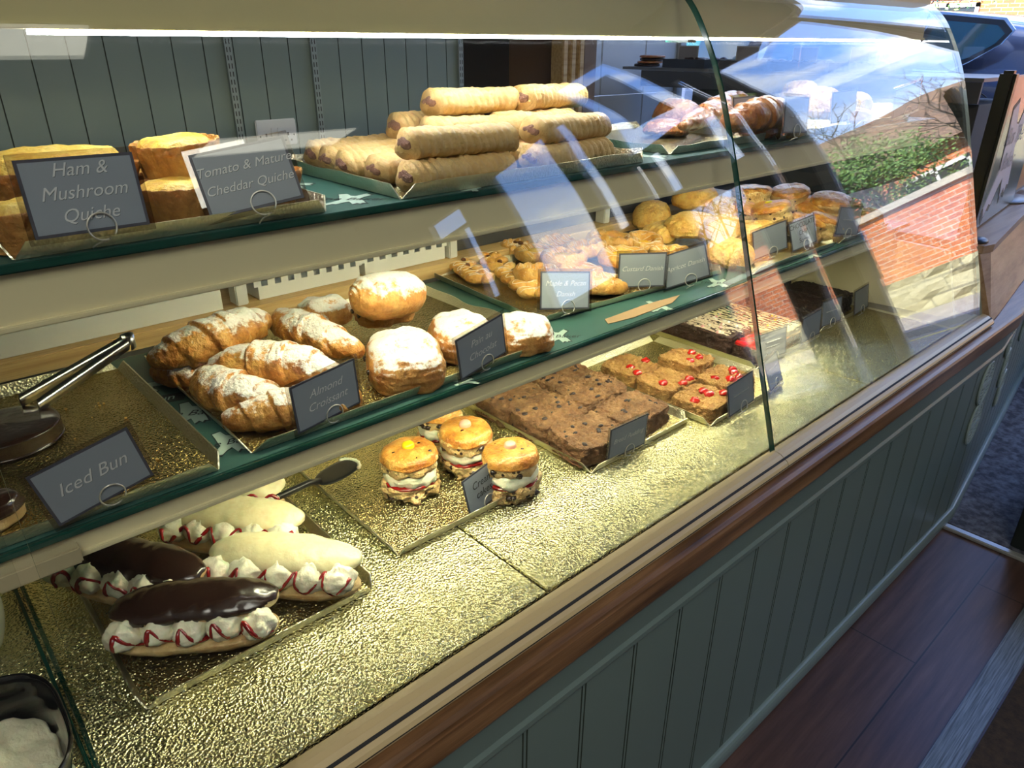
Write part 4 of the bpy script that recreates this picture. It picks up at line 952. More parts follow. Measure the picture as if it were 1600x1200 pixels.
# ---- quiches
def quiche(a, b, h, n, seed, ftop, kind='quiche', flutes=26):
    t = thing('quiche', 'tmp', 'quiche', group='quiches on the top shelf')
    obj('crust', pillow(a, b, [(0, 0), (.80, 0), (.84, .002), (.93, h*.55), (1.0, h), (.985, h+.003), (.95, h), (.90, h*.8), (0, h*.72)], n, 120, 30, .0012, 70, seed, (flutes, .085, h)), CRUST, t)
    def dome(c): return 1
    obj('filling', pillow(a*.93, b*.93, [(0, h*.6), (.9, h*.6), (1.0, h*.86), (.97, h*.97), (.8, ftop*.97), (.5, ftop), (0, ftop*.985)], n, 60, 30, .0022, 45, seed+3), QUICHE, t)
    return t
q = quiche(.078, .060, .040, 2.3, 1, .056); q.location = (.17, .90, ZT+.018); q['label'] = 'large quiche behind the Ham & Mushroom card'
q = quiche(.068, .055, .038, 2.2, 2, .050); q.location = (.165, 1.01, ZT+.0018); q['label'] = 'quiche at the back left of the quiche tray'
q = quiche(.044, .040, .040, 2, 3, .047, flutes=20); q.location = (.292, .880, ZT+.034); q.rotation_euler = (.03, -.06, 0); q['label'] = 'small deep quiche sitting on top of the others between the two cards'
q = quiche(.050, .045, .034, 2.4, 4, .040, flutes=22); q.location = (.277, .835, ZT+.0018); q['label'] = 'fluted quiche between the two laminated cards'
q = quiche(.046, .040, .034, 3, 5, .042, flutes=22); q.location = (.372, .862, ZT+.0018); q['label'] = 'fluted quiche behind the Tomato & Mature Cheddar card'
q = quiche(.050, .045, .034, 2.4, 6, .042, flutes=22); q.location = (.30, .965, ZT+.0018); q['label'] = 'quiche at the back of the tray under the small deep one'
q = quiche(.040, .036, .034, 2.2, 7, .042, flutes=22); q.location = (.120, .800, ZT+.0018); q['label'] = 'quiche in the front left corner of the tray behind the Ham & Mushroom card'
# ---- croissants
def croissant(L, R, bend, seed, m, seg=5, group='sugared almond croissants'):
    def fn(u, v):
        x = (u-.5)*L; q = abs(2*u-1); env = max(0, 1-q**2.1)**.66
        fr = (q*seg*.5+.22*math.sin(v+(0 if u > .5 else PI))+.35) % 1      # wrapped layers stepping down towards the tips
        kk = 1.0+.17*(fr-.5)*(1 if fr < .93 else (1-fr)/.07)
        r = R*(.22+.78*env)*kk if 0 < u < 1 else R*.05
        return (x, bend*q*q+r*math.cos(v), r*.88*math.sin(v)-R*.25*q*q)
    t = thing('croissant', 'tmp', 'croissant', group=group)
    obj('pastry', bumpy(loft(fn, 150, 48), .0020, 50, seed, 4), m, t)
    return t
def span(o, a, b, z, dz=0):
    "lay a thing between two photo points at height z"
    p, q_ = P(*a, z), P(*b, z+dz); d = q_-p; o.location = (p+q_)/2
    o.rotation_euler = (0, -math.atan2(d.z, math.hypot(d.x, d.y)), math.atan2(d.y, d.x)); return d.length
CR = [((247, 560), (432, 492), .066, .010, .036, .030, 'large sugared croissant on top at the left of the wide tray'),
      ((345, 565), (556, 582), .062, .0, .036, -.012, 'large almond croissant in the middle of the pile with folded tip'),
      ((292, 592), (440, 640), .036, 0, .034, .03, 'croissant with a dark hollow at the lower left of the pile'),
      ((366, 668), (592, 628), .030, 0, .031, .02, 'croissant lying behind the Almond Croissant card'),
      ((232, 575), (330, 592), .024, 0, .024, .01, 'small croissant end at the back left corner of the tray'),
      ((418, 492), (545, 545), .055, .0, .032, .02, 'yellow croissant at the back beside the sugared pastries')]
for i, (a, b, dz, d2, R_, bd, lb) in enumerate(CR):
    L_ = (P(*a, ZM+dz)-P(*b, ZM+dz+d2)).length*1.02
    o = croissant(L_, R_, bd, i+1, CROIS); span(o, a, b, ZM+dz, d2); o['label'] = lb; o.rotation_euler.x = random.uniform(-.2, .2); o.location.y += (.0, .030, .010, .038, 0, 0)[i]; o.location.z -= (.0, .006, 0, .004, 0, 0)[i]
# ---- sugar dusted chocolate pastries
def choc_pastry(a, b, h, seed, n=3.2):
    t = thing('pain_au_chocolat', 'tmp', 'pastry', group='sugar dusted chocolate pastries')
    pr = [(0, 0), (.82, 0), (.97, h*.22), (1.0, h*.5), (.93, h*.8), (.70, h*.97), (0, h*1.02)]
    bm = pillow(a, b, pr, n, 72, 44); 
    for v in bm.verts:      # three soft rolls across the top
        v.co.z += .0050*math.cos(v.co.y/b*PI*1.5+.4)*min(1, v.co.z/h*1.2)-.010*(v.co.x/a)**4*min(1, v.co.z/h)
        if v.co.z < h*.85: k_ = 1+.007*math.sin(v.co.z*620+v.co.x*25); v.co.x *= k_; v.co.y *= k_
    bumpy(bm, .0034, 38, seed, 5); obj('pastry', bm, CHOCPAN, t)
    for s in (-1, 1):
        for e2 in (-1, 1):
            obj('chocolate_baton', pillow(.004, .004, [(0, -.006), (.9, -.006), (1, 0), (.9, .006), (0, .006)], 2.5, 16, 12), CHOC, t).matrix_local = Matrix.Translation((e2*a*.93, s*b*.33, h*.40))@Matrix.Rotation(PI/2, 4, 'Y')
    return t
PC = [(600, 500, .034, .048, .040, .052, -.15, 0, 'pastry fully covered in icing sugar lying under the topmost one'),
      (634, 588, .002, .056, .070, .062, -.45, .0, 'big square sugar dusted pastry right of the croissants'),
      (722, 548, .002, .050, .064, .056, -.38, 0, 'sugar dusted pastry behind the Pain au Chocolat card'),
      (815, 540, .002, .046, .050, .050, -.30, 0, 'sugar dusted pastry with a browned side at the right tray end'),
      (508, 505, .010, .044, .040, .045, .2, 0, 'sugar dusted pastry at the back left against the baskets')]
for i, (px, py, dz, a, b, h, yaw, ry, lb) in enumerate(PC):
    o = choc_pastry(a, b, h, i+4); p = P(px, py, ZM+dz+.0); o.location = p; o.rotation_euler = (.04*(i % 2), ry, yaw); o['label'] = lb
# topmost one, a plump roll seen from its coiled end
def fnr(u, v):
    env = max(0, 1-abs(2*u-1)**3.0)**.5 if 0 < u < 1 else 0
    sp = 1+.05*math.sin(v*1+u*40)*(1 if u < .25 else .1)
    return ((u-.5)*.125, .043*env*sp*math.cos(v), .036*env*sp*math.sin(v)-.004*abs(math.sin(v)))
t = thing('pain_au_chocolat', 'plump topmost sugar dusted roll with its coiled end facing left', 'pastry', group='sugar dusted chocolate pastries')
obj('pastry', bumpy(loft(fnr, 60, 40), .0018, 50, 11, 4), CHOCPAN, t)
bm = bmesh.new(); sp = [(-.056-.0*k, (.022-.0007*k)*math.cos(k*.55), (.019-.0006*k)*math.sin(k*.55)) for k in range(26)]
obj('coiled_end', tube([(p[0]+.003-.0003*k, p[1], p[2]) for k, p in enumerate(sp)], .0035, 8, bm), CROIS, t)
t.location = P(607, 458, ZM+.098); t.rotation_euler = (.1, .06, -.10)

# ---- danish plaits with pecans
def plait(seed, L=.135, W=.036):
    t = thing('pecan_plait', 'tmp', 'danish plait', group='maple pecan plaits')
    bm = bmesh.new(); n = 7
    for i in range(n):
        for s in (-1, 1):
            c = ((i-(n-1)/2)*L/n+s*.004, s*W*.36, .012); g = bmesh.ops.create_icosphere(bm, subdivisions=3, radius=1)
            an = s*.65
            for v in g['verts']:
                q = Vector((v.co.x*.0125, v.co.y*W*.62, v.co.z*.0115)); q.rotate(Matrix.Rotation(an, 3, 'Z')); v.co = q+Vector(c)
    o = obj('pastry', bumpy(bm, .0012, 90, seed), DANISH, t)
    bv = bvh_of(o)
    for k in range(6):
        x, y = lerp(-L*.38, L*.38, k/5), random.uniform(-.008, .008); p, n_ = top(bv, x, y, .001)
        if p: obj('pecan', bumpy(blob(p, 1, k+seed, .2, 2, (.0085, .0055, .004)), .0008, 400, k), PECAN, t)
    drizzle(bv, zig(-L*.48, L*.48, -W*.8, W*.8, 14)+zig(L*.48, -L*.48, -W*.7, W*.75, 9), .0009, 'icing', PINKW, t)
    return t
for i, (a, b, dz, lb) in enumerate((((697, 405), (757, 447), .004, 'iced pecan plait at the left end of the danish tray'), ((758, 405), (842, 472), .006, 'iced pecan plait with shiny nuts beside the Maple & Pecan card'), ((782, 388), (822, 398), .006, 'short plait end at the back left of the danish tray'))):
    o = plait(i+1, (P(*a, ZM+dz)-P(*b, ZM+dz)).length*1.0); span(o, a, b, ZM+dz); o['label'] = lb
# ---- round and ring danish
def danish(seed, r=.045, h=.026, fill=CUSTARD, n=2.2, ring=False, b=None):
    t = thing('danish_pastry', 'tmp', 'danish pastry', group='iced danish pastries on the middle shelf')
    hole = .35 if ring else .7
    pr = [(0, 0), (.85, 0), (1, h*.35), (.97, h*.75), (.82, h), (.58, h*.85), (.42, h*hole), (0, h*hole*.9)]
    bm = pillow(r, b or r*.9, pr, n, 64, 36)
    for v in bm.verts:
        a = math.atan2(v.co.y, v.co.x); v.co.z += .0016*math.sin(a*9+seed+v.co.xy.length*160)*min(1, v.co.z/h)
    bumpy(bm, .0018, 55, seed, 4); o = obj('pastry', bm, DANISH, t); bv = bvh_of(o)
    if fill: obj('filling', pillow(r*.42, r*.38, [(0, h*hole*.8), (1, h*hole), (.9, h*hole+.003), (0, h*hole+.005)], 2, 32, 14, .0008, 120, seed), fill, t)
    drizzle(bv, zig(-r, r, -r*.8, r*.85, 12), .0008, 'icing', PINKW, t)
    return t
DN = [(808, 398, .004, .034, 'small iced danish at the back behind the plaits', 0), (838, 440, .012, .040, 'folded danish leaning just left of the Maple & Pecan card', 0),
      (838, 405, .004, .040, 'yellow centred danish behind the left plaits', 0), (880, 415, .02, .042, 'iced danish above the Maple & Pecan card', 0), (870, 392, .006, .040, 'browned danish at the back left of centre', 0),
      (955, 385, .012, .052, 'large ring danish with a deep custard hollow', 1), (1005, 388, .010, .044, 'iced danish in the middle of the back row', 1), (915, 400, .018, .042, 'iced danish between ring danish and the left group', 0),
      (972, 412, .030, .046, 'flat iced danish right above the Custard card', 0), (935, 455, .004, .048, 'orange iced danish between the Maple and the Custard cards', 0),
      (1020, 432, .004, .050, 'iced danish between the Custard and the Apricot cards', 0), (1045, 408, .022, .042, 'iced danish behind the Apricot card', 1), (1008, 438, .002, .036, 'flat danish at the tray front under the Custard card', 0), (905, 440, .003, .04, 'danish hidden partly behind the Maple & Pecan card', 0)]
for i, (px, py, dz, r, lb, ring) in enumerate(DN):
    o = danish(i+1, r*1.2, random.uniform(.027, .034), CUSTARD if i % 3 != 1 else None, random.choice((2, 2.4, 2.8)), bool(ring)); o.location = P(px, py, ZM+dz); o.rotation_euler = (random.uniform(-.15, .2), random.uniform(-.15, .15), random.uniform(-1, 1)); o['label'] = lb
# ---- puff turnovers
def turnover(seed, a=.055, b=.042, h=.042, m=GOLDP, name='apple_turnover', cat='turnover', group='golden turnovers on the middle shelf', n=2.1):
    t = thing(name, 'tmp', cat, group=group)
    bm = pillow(a, b, [(0, 0), (.8, 0), (1, h*.22), (1.0, h*.34), (.94, h*.6), (.75, h*.88), (.35, h*1.02), (0, h)], n, 60, 44)
    for v in bm.verts:
        k = min(1, v.co.z/h); v.co.x += .004*k*math.sin(v.co.y*60+seed); 
        if v.co.z > h*.25: v.co.z += .0014*math.sin(v.co.y*420+v.co.x*140+seed)
    obj('pastry', bumpy(bm, .0035, 32, seed, 5), m, t); return t
TO = [(1018, 348, .020, .050, 'golden turnover at the left of the turnover pile', 0), (1085, 322, .058, .058, 'large flat turnover on top of the turnover pile', 0), (1078, 362, .032, .052, 'domed turnover in the middle of the pile', 0),
      (1128, 338, .040, .050, 'turnover behind the glass join, upper one', 0), (1122, 372, .022, .050, 'turnover with a folded edge left of the glass join', 0), (1135, 410, .003, .055, 'large golden turnover at the front by the glass join', 0),
      (1030, 378, .004, .046, 'turnover low at the back left of the pile', 0), (1175, 378, .010, .050, 'turnover right of the glass join behind the blank card', 0), (1190, 350, .015, .045, 'turnover tip seen above the blank card', 0)]
for i, (px, py, dz, a, lb, _) in enumerate(TO):
    o = turnover(i+1, a*1.28, a*1.0, random.uniform(.042, .054)); o.location = P(px, py, ZM+dz); o.rotation_euler = (random.uniform(-.2, .25), random.uniform(-.2, .2), random.uniform(-.6, .6)); o['label'] = lb
# ---- scones
def scone(seed, r=.036, h=.05, side=SCONE, sweet=None, tall=1):
    t = thing('scone', 'tmp', 'scone', group='scones on the middle shelf')
    obj('side', pillow(r, r*.97, [(0, 0), (.8, 0), (.97, h*.1), (1.0, h*.3), (.93, h*.5), (1.02, h*.72), (.9, h*.86), (0, h*.88)], 2.2, 56, 34, .004, 38, seed), side, t)
    o = obj('golden_top', pillow(r*.98, r*.96, [(0, h*.7), (.93, h*.72), (1.02, h*.82), (.92, h*.96), (.6, h*1.03), (0, h*1.05)], 2.2, 48, 22, .0022, 34, seed+9), SCONETOP, t)
    if sweet: obj('sweet', pillow(.0095, .0095, [(0, h*1.0), (.9, h*1.02), (1, h*1.06), (.8, h*1.12), (0, h*1.14)], 2, 24, 12), sweet, t)
    return t
SC = [(1172, 325, .055, .038, SCONE, None, 'chocolate chip scone at the back of the pile right of the glass join'), (1162, 352, .02, .040, SCONE, PSWEET, 'scone with a pale sweet crossing the glass join'), (1205, 352, .030, .041, SCONE, YSWEET, 'chocolate chip scone topped with a yellow sweet'),
      (1233, 325, .048, .040, SCONE, None, 'glazed topmost chocolate chip scone'), (1262, 345, .020, .036, SCONE, None, 'chocolate chip scone leaning above the handwritten card'), (1255, 372, .003, .038, SCONE, None, 'scone behind the handwritten card'),
      (1293, 338, .035, .040, SCONEP, None, 'round glazed plain scone on top at the right'), (1283, 372, .003, .038, SCONEP, None, 'plain scone under the glazed one beside the leaning card')]
for i, (px, py, dz, r, sm, sw, lb) in enumerate(SC):
    o = scone(i+2, r*1.28, .056, sm, sw); o.location = P(px, py, ZM+dz); o.rotation_euler = (random.uniform(-.2, .3), random.uniform(-.25, .25), random.uniform(-2, 2)); o['label'] = lb
for i, (px, py, dz, a, lb) in enumerate(((1348, 352, .004, .056, 'brown bread roll at the right end of the middle shelf'), (1322, 335, .004, .05, 'bread roll in shadow behind the brown one'))):
    o = turnover(30+i, a, a*.72, .045, BREADR, 'bread_roll', 'bread roll', 'bread rolls on the middle shelf', 2.2); o.location = P(px, py, ZM+dz); o.rotation_euler = (0, 0, -.3); o['label'] = lb
# ---- top shelf right
TR = [(1050, 195, .004, .062, .050, .055, GLAZED, 'reddish glazed turnover at the left of the right hand group'), (1040, 212, .003, .050, .035, .030, GLAZED, 'flat glazed pastry at the front left of the right hand group'), (1110, 180, .010, .05, .045, .055, GLAZED, 'glazed turnover just left of the join on the top shelf'),
      (1222, 212, .003, .042, .036, .046, GOLDP, 'round golden pasty behind the portrait card'), (1185, 213, .003, .045, .035, .040, GLAZED, 'dark red glazed pastry low on the top shelf right of the join'), (1248, 158, .035, .052, .045, .05, GOLDP, 'pale domed pasty on top behind the portrait card'),
      (1280, 185, .010, .05, .045, .055, GOLDP, 'golden pasty right of the portrait card'), (1325, 185, .004, .052, .045, .06, GOLDP, 'pasty in reflection right of the portrait card'), (1385, 165, .004, .062, .05, .065, GOLDP, 'large pasty with a crimped top near the right end'), (1372, 186, .003, .05, .04, .035, BREADR, 'flat pasty at the front near the right end of the top shelf'), (1420, 150, .004, .05, .045, .05, BREADR, 'rearmost pasty at the right end of the top shelf'), (1330, 194, .003, .045, .04, .035, GLAZED, 'flat glazed pastry in front of the reflected pasties')]
for i, (px, py, dz, a, b, h, mm_, lb) in enumerate(TR):
    o = turnover(50+i, a*1.15, b*1.1, h, mm_, 'pasty', 'pasty', 'pasties on the right half of the top shelf'); q_ = P(px, py, ZT+dz); o.location = (min(q_.x, 2.03), min(q_.y, 1.06), q_.z); o.rotation_euler = (random.uniform(-.1, .15), random.uniform(-.1, .1), random.uniform(-.5, .5)); o['label'] = lb
for i, (a, b, dz, R_, lb) in enumerate((((1085, 190), (1160, 150), .045, .030, 'glazed croissant crossing the join on the top shelf'), ((1150, 185), (1232, 172), .05, .036, 'large ridged glazed croissant right of the join'))):
    L_ = (P(*a, ZT+dz)-P(*b, ZT+dz)).length*1.05
    o = croissant(L_, R_, .02, 20+i, GLAZED, 6, 'glazed croissants on the top shelf'); span(o, a, b, ZT+dz); o['label'] = lb

# ================================================================== CASE FLOOR CAKES
def dollop(c, r, seed):
    bm = bmesh.new()
    def fn(u, v):
        R_ = r*(math.sin(PI*min(u*1.02, 1))**.52)*(1+.09*math.cos(5*v+u*4+seed)) if 0 < u < 1 else 0
        return (c[0]+R_*math.cos(v), c[1]+R_*math.sin(v), c[2]+r*1.75*(u-.45)+.0015*math.sin(v*3+seed))
    return bumpy(loft(fn, 30, 34, bm), .0028, 95, seed, 4)
def cream_bun(seed, L, topm, gap=.036, tilt=.25, hw=.033, dol=5):
    t = thing('cream_bun', 'tmp', 'cream bun', group='cream filled finger buns')
    def half(h, flat, sq=1.0):
        def fn(u, v):
            x = (u-.5)*L; q = abs(2*u-1); env = max(0, 1-q**3.2)**.5 if 0 < u < 1 else 0
            s = math.sin(v); z = s*h*env if s > 0 else s*flat*env
            return (x, hw*env*math.cos(v), z)
        return fn
    b = bumpy(loft(half(.006, .023), 60, 32), .0018, 40, seed); 
    for v in b.verts: v.co.z += .023
    obj('base', b, BUNB, t)
    l = bumpy(loft(half(.017, .006), 70, 36), .0022, 34, seed+5)
    M_ = Matrix.Translation((0, .012, gap+.023))@Matrix.Rotation(tilt, 4, 'X')
    for v in l.verts:
        v.co.z += -.004*(2*v.co.x/L)**2; v.co = M_@v.co
    if topm is CHOC:
        ic = l.copy(); ic.normal_update()
        for v in ic.verts:
            v.co += v.normal*(.0016 if (v.co-M_.translation).dot(M_.to_3x3()@Vector((0, 0, 1))) > -.0005+.003*noise.noise(v.co*70) else -.0022)
        obj('chocolate_icing', ic, CHOC, t)
    lo_ = obj('lid', l, BUNB if topm is CHOC else topm, t)
    bms = []
    for k in range(dol):
        x = lerp(-L*.39, L*.39, k/(dol-1)); c = (x+random.uniform(-.002, .002), -.015+random.uniform(-.003, .003), .040)
        bms.append(obj('cream_dollop', dollop(c, L*.108+random.uniform(-.001, .001), seed*10+k), WHIP, t))
    # jam ribbon looping over the front of the cream
    path = []
    n = dol*2
    for i in range(n*8+1):
        u = i/(n*8); x = lerp(-L*.45, L*.45, u); ph = u*n*PI*.5
        z = .041+.014*math.sin(ph*2+seed); path.append((x+.006*math.cos(ph*2), z))
    trees = [bvh_of(o) for o in bms]; pts = []
    for x, z in path:
        best = None
        for tr_ in trees:
            h = tr_.ray_cast(Vector((x, -.2, z)), Vector((0, 1, 0)))
            if h[0] is not None and (best is None or h[0].y < best.y): best = h[0]
        if best is None: best = Vector((x, -.018, z))
        pts.append(best+Vector((0, -.0008, 0)))
    sm = [sum((pts[max(0, min(len(pts)-1, i+k))] for k in (-1, 0, 1)), Vector())/3 for i in range(len(pts))]
    obj('jam_ribbon', tube(sm, lambda u: .0026+.0009*math.sin(u*37+seed), 7), JAM, t)
    return t
BU = [((330, 905), (566, 925), .0, WBUN, .034, .18, 'white topped cream bun at the right of the front tray', 5),
      ((262, 842), (476, 858), .0, WBUN, .034, .16, 'white topped cream bun behind, second from the back', 5),
      ((322, 798), (446, 800), .0, WBUN, .030, .20, 'rearmost cream bun half hidden under the middle shelf', 4),
      ((106, 905), (318, 950), .0, CHOC, .034, .22, 'chocolate topped cream bun at the back left of the tray', 5),
      ((178, 1010), (440, 985), .0, CHOC, .036, .12, 'chocolate topped cream bun nearest the front glass', 5)]
for i, (a, b, dz, mm_, gp, tl, lb, nd) in enumerate(BU):
    z = ZD+.012; L_ = (P(*a, z)-P(*b, z)).length
    o = cream_bun(i+1, L_, mm_, gp, tl, dol=nd); span(o, a, b, z); o.location.z = ZD+.0025; o['label'] = lb
# chocolate drip strip under the near lid, pale bread showing
# ---- cream scones
def cream_scone(seed, r=.037, sweet=None, side=SCONE):
    t = thing('cream_scone', 'tmp', 'cream scone', group='scones filled with jam and cream')
    obj('lower_half', pillow(r*1.0, r*.98, [(0, 0), (.8, 0), (.95, .004), (1.0, .014), (.98, .022), (.9, .026), (0, .026)], 2.2, 72, 34, .0095, 46, seed), side, t)
    obj('jam', pillow(r*.97, r*.95, [(0, .025), (.9, .0252), (1.0, .028), (.9, .031), (0, .031)], 2.2, 48, 14, .003, 50, seed+2), JAM, t)
    obj('cream_layer', pillow(r*.93, r*.93, [(0, .027), (.85, .027), (1.04, .035), (1.02, .044), (.88, .049), (0, .049)], 2.1, 60, 24, .005, 48, seed+3), WHIP, t)
    obj('upper_half', pillow(r*.97, r*.95, [(0, .048), (.85, .048), (1.0, .053), (1.02, .064), (.95, .072), (0, .072)], 2.2, 56, 26, .0055, 45, seed+4), side, t)
    obj('golden_top', pillow(r*.99, r*.97, [(0, .064), (.96, .065), (1.03, .071), (.93, .081), (.6, .086), (0, .087)], 2.2, 50, 22, .002, 34, seed+6), SCONETOP, t)
    for k in range(5):
        a_ = random.uniform(0, 6.28); d_ = r*random.uniform(.25, .8); obj('chocolate_chip', blob((d_*math.cos(a_), d_*math.sin(a_), .0845-.006*(d_/r)**2), 1, k, .35, 2, (.0055, .0045, .003)), CHOC, t)
    for k in range(7):
        a_ = random.uniform(0, 6.28); obj('chocolate_chunk', blob((r*.97*math.cos(a_), r*.95*math.sin(a_), random.choice((.008, .014, .055, .060))), 1, k+3, .5, 2, (.0065, .0065, .005)), CHOC, t)
    if sweet: obj('sweet', pillow(.0105, .0105, [(0, .083), (.9, .085), (1, .089), (.8, .094), (0, .096)], 2, 24, 12), sweet, t)
    return t
for i, (px, py, sw, lb) in enumerate(((643, 765, YSWEET, 'cream scone topped with a yellow sweet'), (730, 728, PSWEET, 'tall cream scone in the middle of the group of four'), (800, 766, PSWEET, 'cream scone behind the handwritten Cream cakes card'), (688, 696, None, 'rearmost cream scone half hidden under the middle shelf'))):
    o = cream_scone(i+1, .046 if i < 3 else .040, sw); o.location = P(px, py, ZD+.002); o.rotation_euler = (random.uniform(-.04, .04), random.uniform(-.05, .05), i*1.3); o['label'] = lb
# cake slice server lying on the scone tray
t = thing('cake_server', 'black cake server smeared with cream at the back left of the scone tray', 'cake server', P(528, 738, ZD+.02), (0, .05, 3.3))
obj('blade', pillow(.042, .024, [(0, 0), (.95, 0), (1, .0015), (.95, .003), (0, .003)], 2.4, 40, 10), BLACK, t)
obj('handle', tube([(-.035, 0, .003), (-.07, 0, .012), (-.15, .0, .018)], .007, 8), BLACK, t) if False else obj('handle', tube([(.038, 0, .003), (.06, 0, .012), (.15, 0, .020)], .006, 8), BLACK, t)
bm = bmesh.new()
for k in range(16): blob((-.040*math.cos((k-8)*.11)*1.0, .024*math.sin((k-8)*.16), .0035), 1, k, .5, 1, (.004, .004, .0025), bm)
obj('cream_smear', bm, WHIP, t)
# ---- traybakes
def slab(a, b, h, seed, m, name, cat, group, amp=.0022, n=7, extra=None):
    t = thing(name, 'tmp', cat, group=group)
    bm = pillow(a, b, [(0, 0), (.96, 0), (1, .002), (1.0, h*.5), (1.0, h*.85), (.975, h), (.8, h*1.01), (.4, h*1.02), (0, h*1.01)], n, 150, 90, amp, 60, seed)
    o = obj('slice', bumpy_bm(o_bm=bm, seed=seed), m, t); return t, bvh_of(o)
def bumpy_bm(o_bm, seed): return bumpy(o_bm, .0030, 120, seed, 4)
BP = [(.910, .785, 0, .05, .05, -.08, 'bread pudding square resting tilted behind its card at the front'), (.915, .895, 0, .045, .0, .03, 'bread pudding square in the middle of the left column'), (.912, .998, 0, 0, 0, -.03, 'bread pudding square at the back left, under the middle shelf'),
      (1.05, .795, 0, 0, 0, .06, 'bread pudding square at the front right of its tray'), (1.05, .905, .002, .0, -.04, -.05, 'bread pudding square in the middle of the right column'), (1.06, 1.008, 0, 0, 0, .04, 'bread pudding square at the back right of its tray')]
for i, (x, y, dz, rx, ry, yaw, lb) in enumerate(BP):
    t, bv = slab(.066, .052, .036, i+1, BREADP, 'bread_pudding_square', 'bread pudding', 'bread pudding squares', .0028)
    for k in range(8):
        px_, py_ = random.uniform(-.055, .055), random.uniform(-.042, .042); p, _ = top(bv, px_, py_, .0005)
        if p: obj('currant', blob(p, 1, k, .35, 2, (random.uniform(.0035, .0075), random.uniform(.003, .006), .0026)), CURRANT, t)
    t.location = (x, y, ZD+.002+dz+(.003 if rx or ry else 0)); t.rotation_euler = (rx, ry, yaw); t['label'] = lb
FJ = [(1.215, .735, 0, .05, 'cherry topped oat slice at the front corner of its tray'), (1.225, .842, .0, -.06, 'cherry oat slice behind the front one'), (1.335, .76, 0, .04, 'cherry oat slice hidden behind the two cards at the join'), (1.335, .868, .012, .08, 'oat slice raised on its neighbours in the middle of the tray'), (1.225, .945, 0, 0, 'cherry oat slice at the back left with one red cherry')]
for i, (x, y, dz, yaw, lb) in enumerate(FJ):
    t, bv = slab(.052, .049, .028, i+11, FLAP, 'oat_slice', 'oat slice', 'cherry oat slices', .0025)
    for k in range(6 if i in (0, 2) else 3):
        px_, py_ = random.uniform(-.042, .042), random.uniform(-.045, .02); p, _ = top(bv, px_, py_, .002)
        if p: obj('cherry', bumpy(blob(p, 1, k+i, .2, 3, (.0110, .0095, .0065)), .0016, 140, k), CHERRY, t)
    t.location = (x, y, ZD+.002+dz); t.rotation_euler = (.0, .10 if dz else 0, yaw); t['label'] = lb
# marshmallow slab, cherry slab, white chocolate slab, brownies
t, bv = slab(.058, .115, .046, 21, ROCKY, 'rocky_road_slab', 'traybake', 'large slabs in the right hand trays', .0015, 9); t.location = (1.555, .975, ZD+.002); t.rotation_euler = (0, 0, -.02); t['label'] = 'rocky road slab strewn with pink and white marshmallows'
for k in range(34):
    x, y = random.uniform(-.048, .048), random.uniform(-.105, .105); p, _ = top(bv, x, y, .002)
    if p: obj('marshmallow', pillow(.0052, .0048, [(0, -.003), (.9, -.003), (1, 0), (.9, .004), (0, .0045)], 2.4, 14, 8).copy() if False else blob(p, 1, k, .12, 1, (.0055, .005, .0042)), MALLOW if k % 3 else MALLOWP, t)
drizzle(bv, zig(-.05, .05, -.11, .11, 26), .0012, 'icing', PINKW, t)
t, bv = slab(.055, .042, .034, 22, ROCKY, 'cherry_slice', 'traybake', 'large slabs in the right hand trays', .002, 6); t.location = (1.555, .812, ZD+.002); t['label'] = 'small chocolate slice with red jelly topping in front of the marshmallow slab'
obj('red_jelly', pillow(.052, .040, [(0, .032), (.95, .033), (1, .036), (.9, .041), (0, .042)], 5, 50, 16, .003, 60, 3), CHERRY, t)
t, bv = slab(.062, .150, .040, 23, WCHOC, 'white_chocolate_slab', 'traybake', 'large slabs in the right hand trays', .001, 9); t.location = (1.69, .945, ZD+.002); t.rotation_euler = (0, 0, .02); t['label'] = 'white chocolate slab drizzled with dark chocolate squiggles'
obj('sponge_base', pillow(.0625, .1505, [(0, .0005), (.98, .0005), (1.005, .003), (1.005, .024), (.98, .026), (0, .026)], 9, 80, 20, .0015, 80, 5), FLAP, t)
for k in range(3): drizzle(bv, zig(-.058, .058, -.05+k*.0, .045, 22) if False else [(x_+.0, y_+(k-1)*.092) for x_, y_ in zig(-.057, .057, -.045, .045, 15)], .0011, 'chocolate_drizzle', CHOC, t)
for k in range(26):
    x, y = random.uniform(-.052, .052), random.uniform(-.14, .14); p, _ = top(bv, x, y, .001)
    if p: obj('sugar_bean', blob(p, 1, k, .05, 1, (.0035, .0035, .002)), (MALLOWP, YSWEET, mat('blue_bean', (.25, .42, .55), .4), mat('green_bean', (.2, .5, .2), .4))[k % 4], t)
for i, (x, y, a, b, h, lb) in enumerate(((1.90, .90, .055, .085, .045, 'dark brownie slab behind the left brownie card'), (2.03, .90, .055, .085, .045, 'dark brownie slab next to the cream end panel'), (1.965, 1.06, .11, .06, .05, 'long dark brownie slab at the back of the last tray'))):
    t, bv = slab(a, b, h, 31+i, BROWNIE, 'brownie_slab', 'traybake', 'dark brownie slabs', .0018, 8); t.location = (x, y, ZD+.002); t['label'] = lb

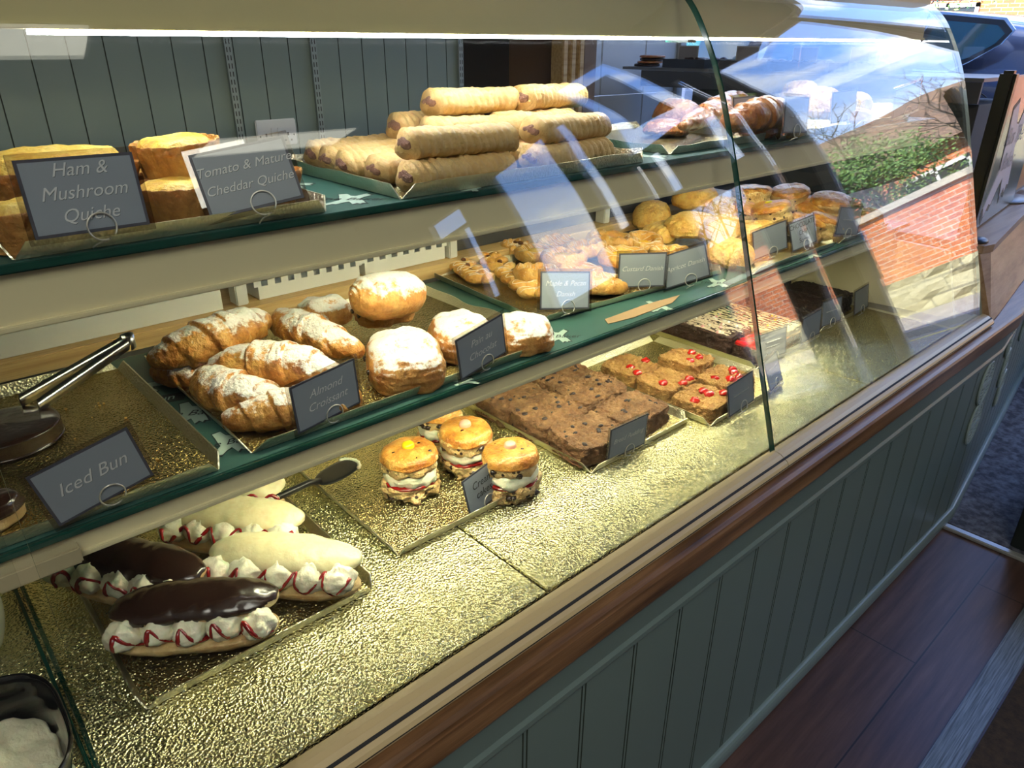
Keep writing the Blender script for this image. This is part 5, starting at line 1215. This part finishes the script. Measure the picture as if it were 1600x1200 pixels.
# crumbs on the empty tray, brown paper by the danish tray
bm = bmesh.new()
for k in range(26): blob((random.uniform(.0, .2), random.uniform(.82, 1.1), ZM+.0025), random.uniform(.0008, .0026), k, .5, 1, (1, 1, .7), bm)
tag(obj('crumbs', bm, GOLDP), 'scattered golden crumbs on the empty dark gold tray', 'crumbs', kind='stuff')
pp = [P(945, 500, ZM), P(1005, 478, ZM), P(1062, 462, ZM), P(1050, 474, ZM), P(990, 497, ZM), P(950, 507, ZM)]
tag(obj('paper_scrap', prism([(v.x, v.y) for v in pp], 'z', ZM+.0006, ZM+.0016), BROWNPAPER, smooth=False), 'torn brown paper strip lying on the green shelf liner', 'paper')

# ================================================================== NEIGHBOURING CASE ON THE LEFT
t = thing('cream_bowl', 'black bowl of whipped cream at the lower left corner', 'bowl', (-.088, .690, .8005))
obj('bowl', pillow(.105, .095, [(0, 0), (.7, 0), (.82, .01), (.97, .075), (1.0, .088), (.96, .088), (.91, .07), (.76, .016), (0, .010)], 3.2, 64, 36), mat('black_melamine', (.008, .008, .009), .12, coat=.4), t)
def cf(bm):
    return bumpy(bm, .007, 38, 4, 3)
obj('whipped_cream', cf(pillow(.092, .082, [(0, .012), (.9, .02), (1.0, .040), (.8, .046), (.4, .052), (0, .054)], 2.8, 70, 40)), WHIP, t)
bm = bmesh.new()
for k in range(7): dd = dollop((random.uniform(-.035, .035), random.uniform(-.02, .04), .05), .014, k); bm2 = bpy.data.meshes.new('x'); dd.to_mesh(bm2); dd.free(); bm.from_mesh(bm2)
obj('cream_peaks', bm, WHIP, t)
for (x, y, r, lb) in ((-.045, .955, .045, 'round pale bowl in the neighbouring case behind the black bowl'), (-.165, .83, .05, 'round pale bowl at the left edge of the neighbouring case')):
    t = thing('mixing_bowl', lb, 'bowl', (x, y, .8005)); obj('bowl', pillow(r, r, [(0, 0), (.6, 0), (.85, .02), (1.0, .05), (1.02, .075), (.97, .075), (.9, .05), (.7, .02), (0, .012)], 2, 48, 30), mat('ivory_bowl', (.55, .52, .38), .25), t)
t = tag(obj('gold_strip', bx((-.105, .62, .8005), (-.085, 1.15, .806)), TRAYFOIL, smooth=False), 'narrow gold edge of a tray in the neighbouring case', 'tray edge')
t = thing('chocolate_cake', 'dark round chocolate cake at the left end of the empty tray', 'cake', P(10, 690, ZM+.003)); obj('cake', pillow(.062, .058, [(0, 0), (.95, 0), (1, .003), (1.0, .014), (.93, .022), (0, .026)], 2, 60, 24, .0012, 40, 2), CHOC, t)
t = thing('chocolate_eclair', 'half dipped chocolate pastry at the left edge above the cream bracket', 'pastry', P(-8, 818, ZM+.002), (0, 0, .4)); obj('pastry', pillow(.030, .022, [(0, 0), (.9, 0), (1, .008), (.95, .018), (0, .02)], 2.2, 40, 20, .001, 60, 3), BUNB, t); obj('chocolate_top', pillow(.030, .0225, [(0, .012), (1, .013), (1, .020), (.8, .028), (0, .031)], 2.2, 40, 20, .001, 60, 3), CHOC, t)
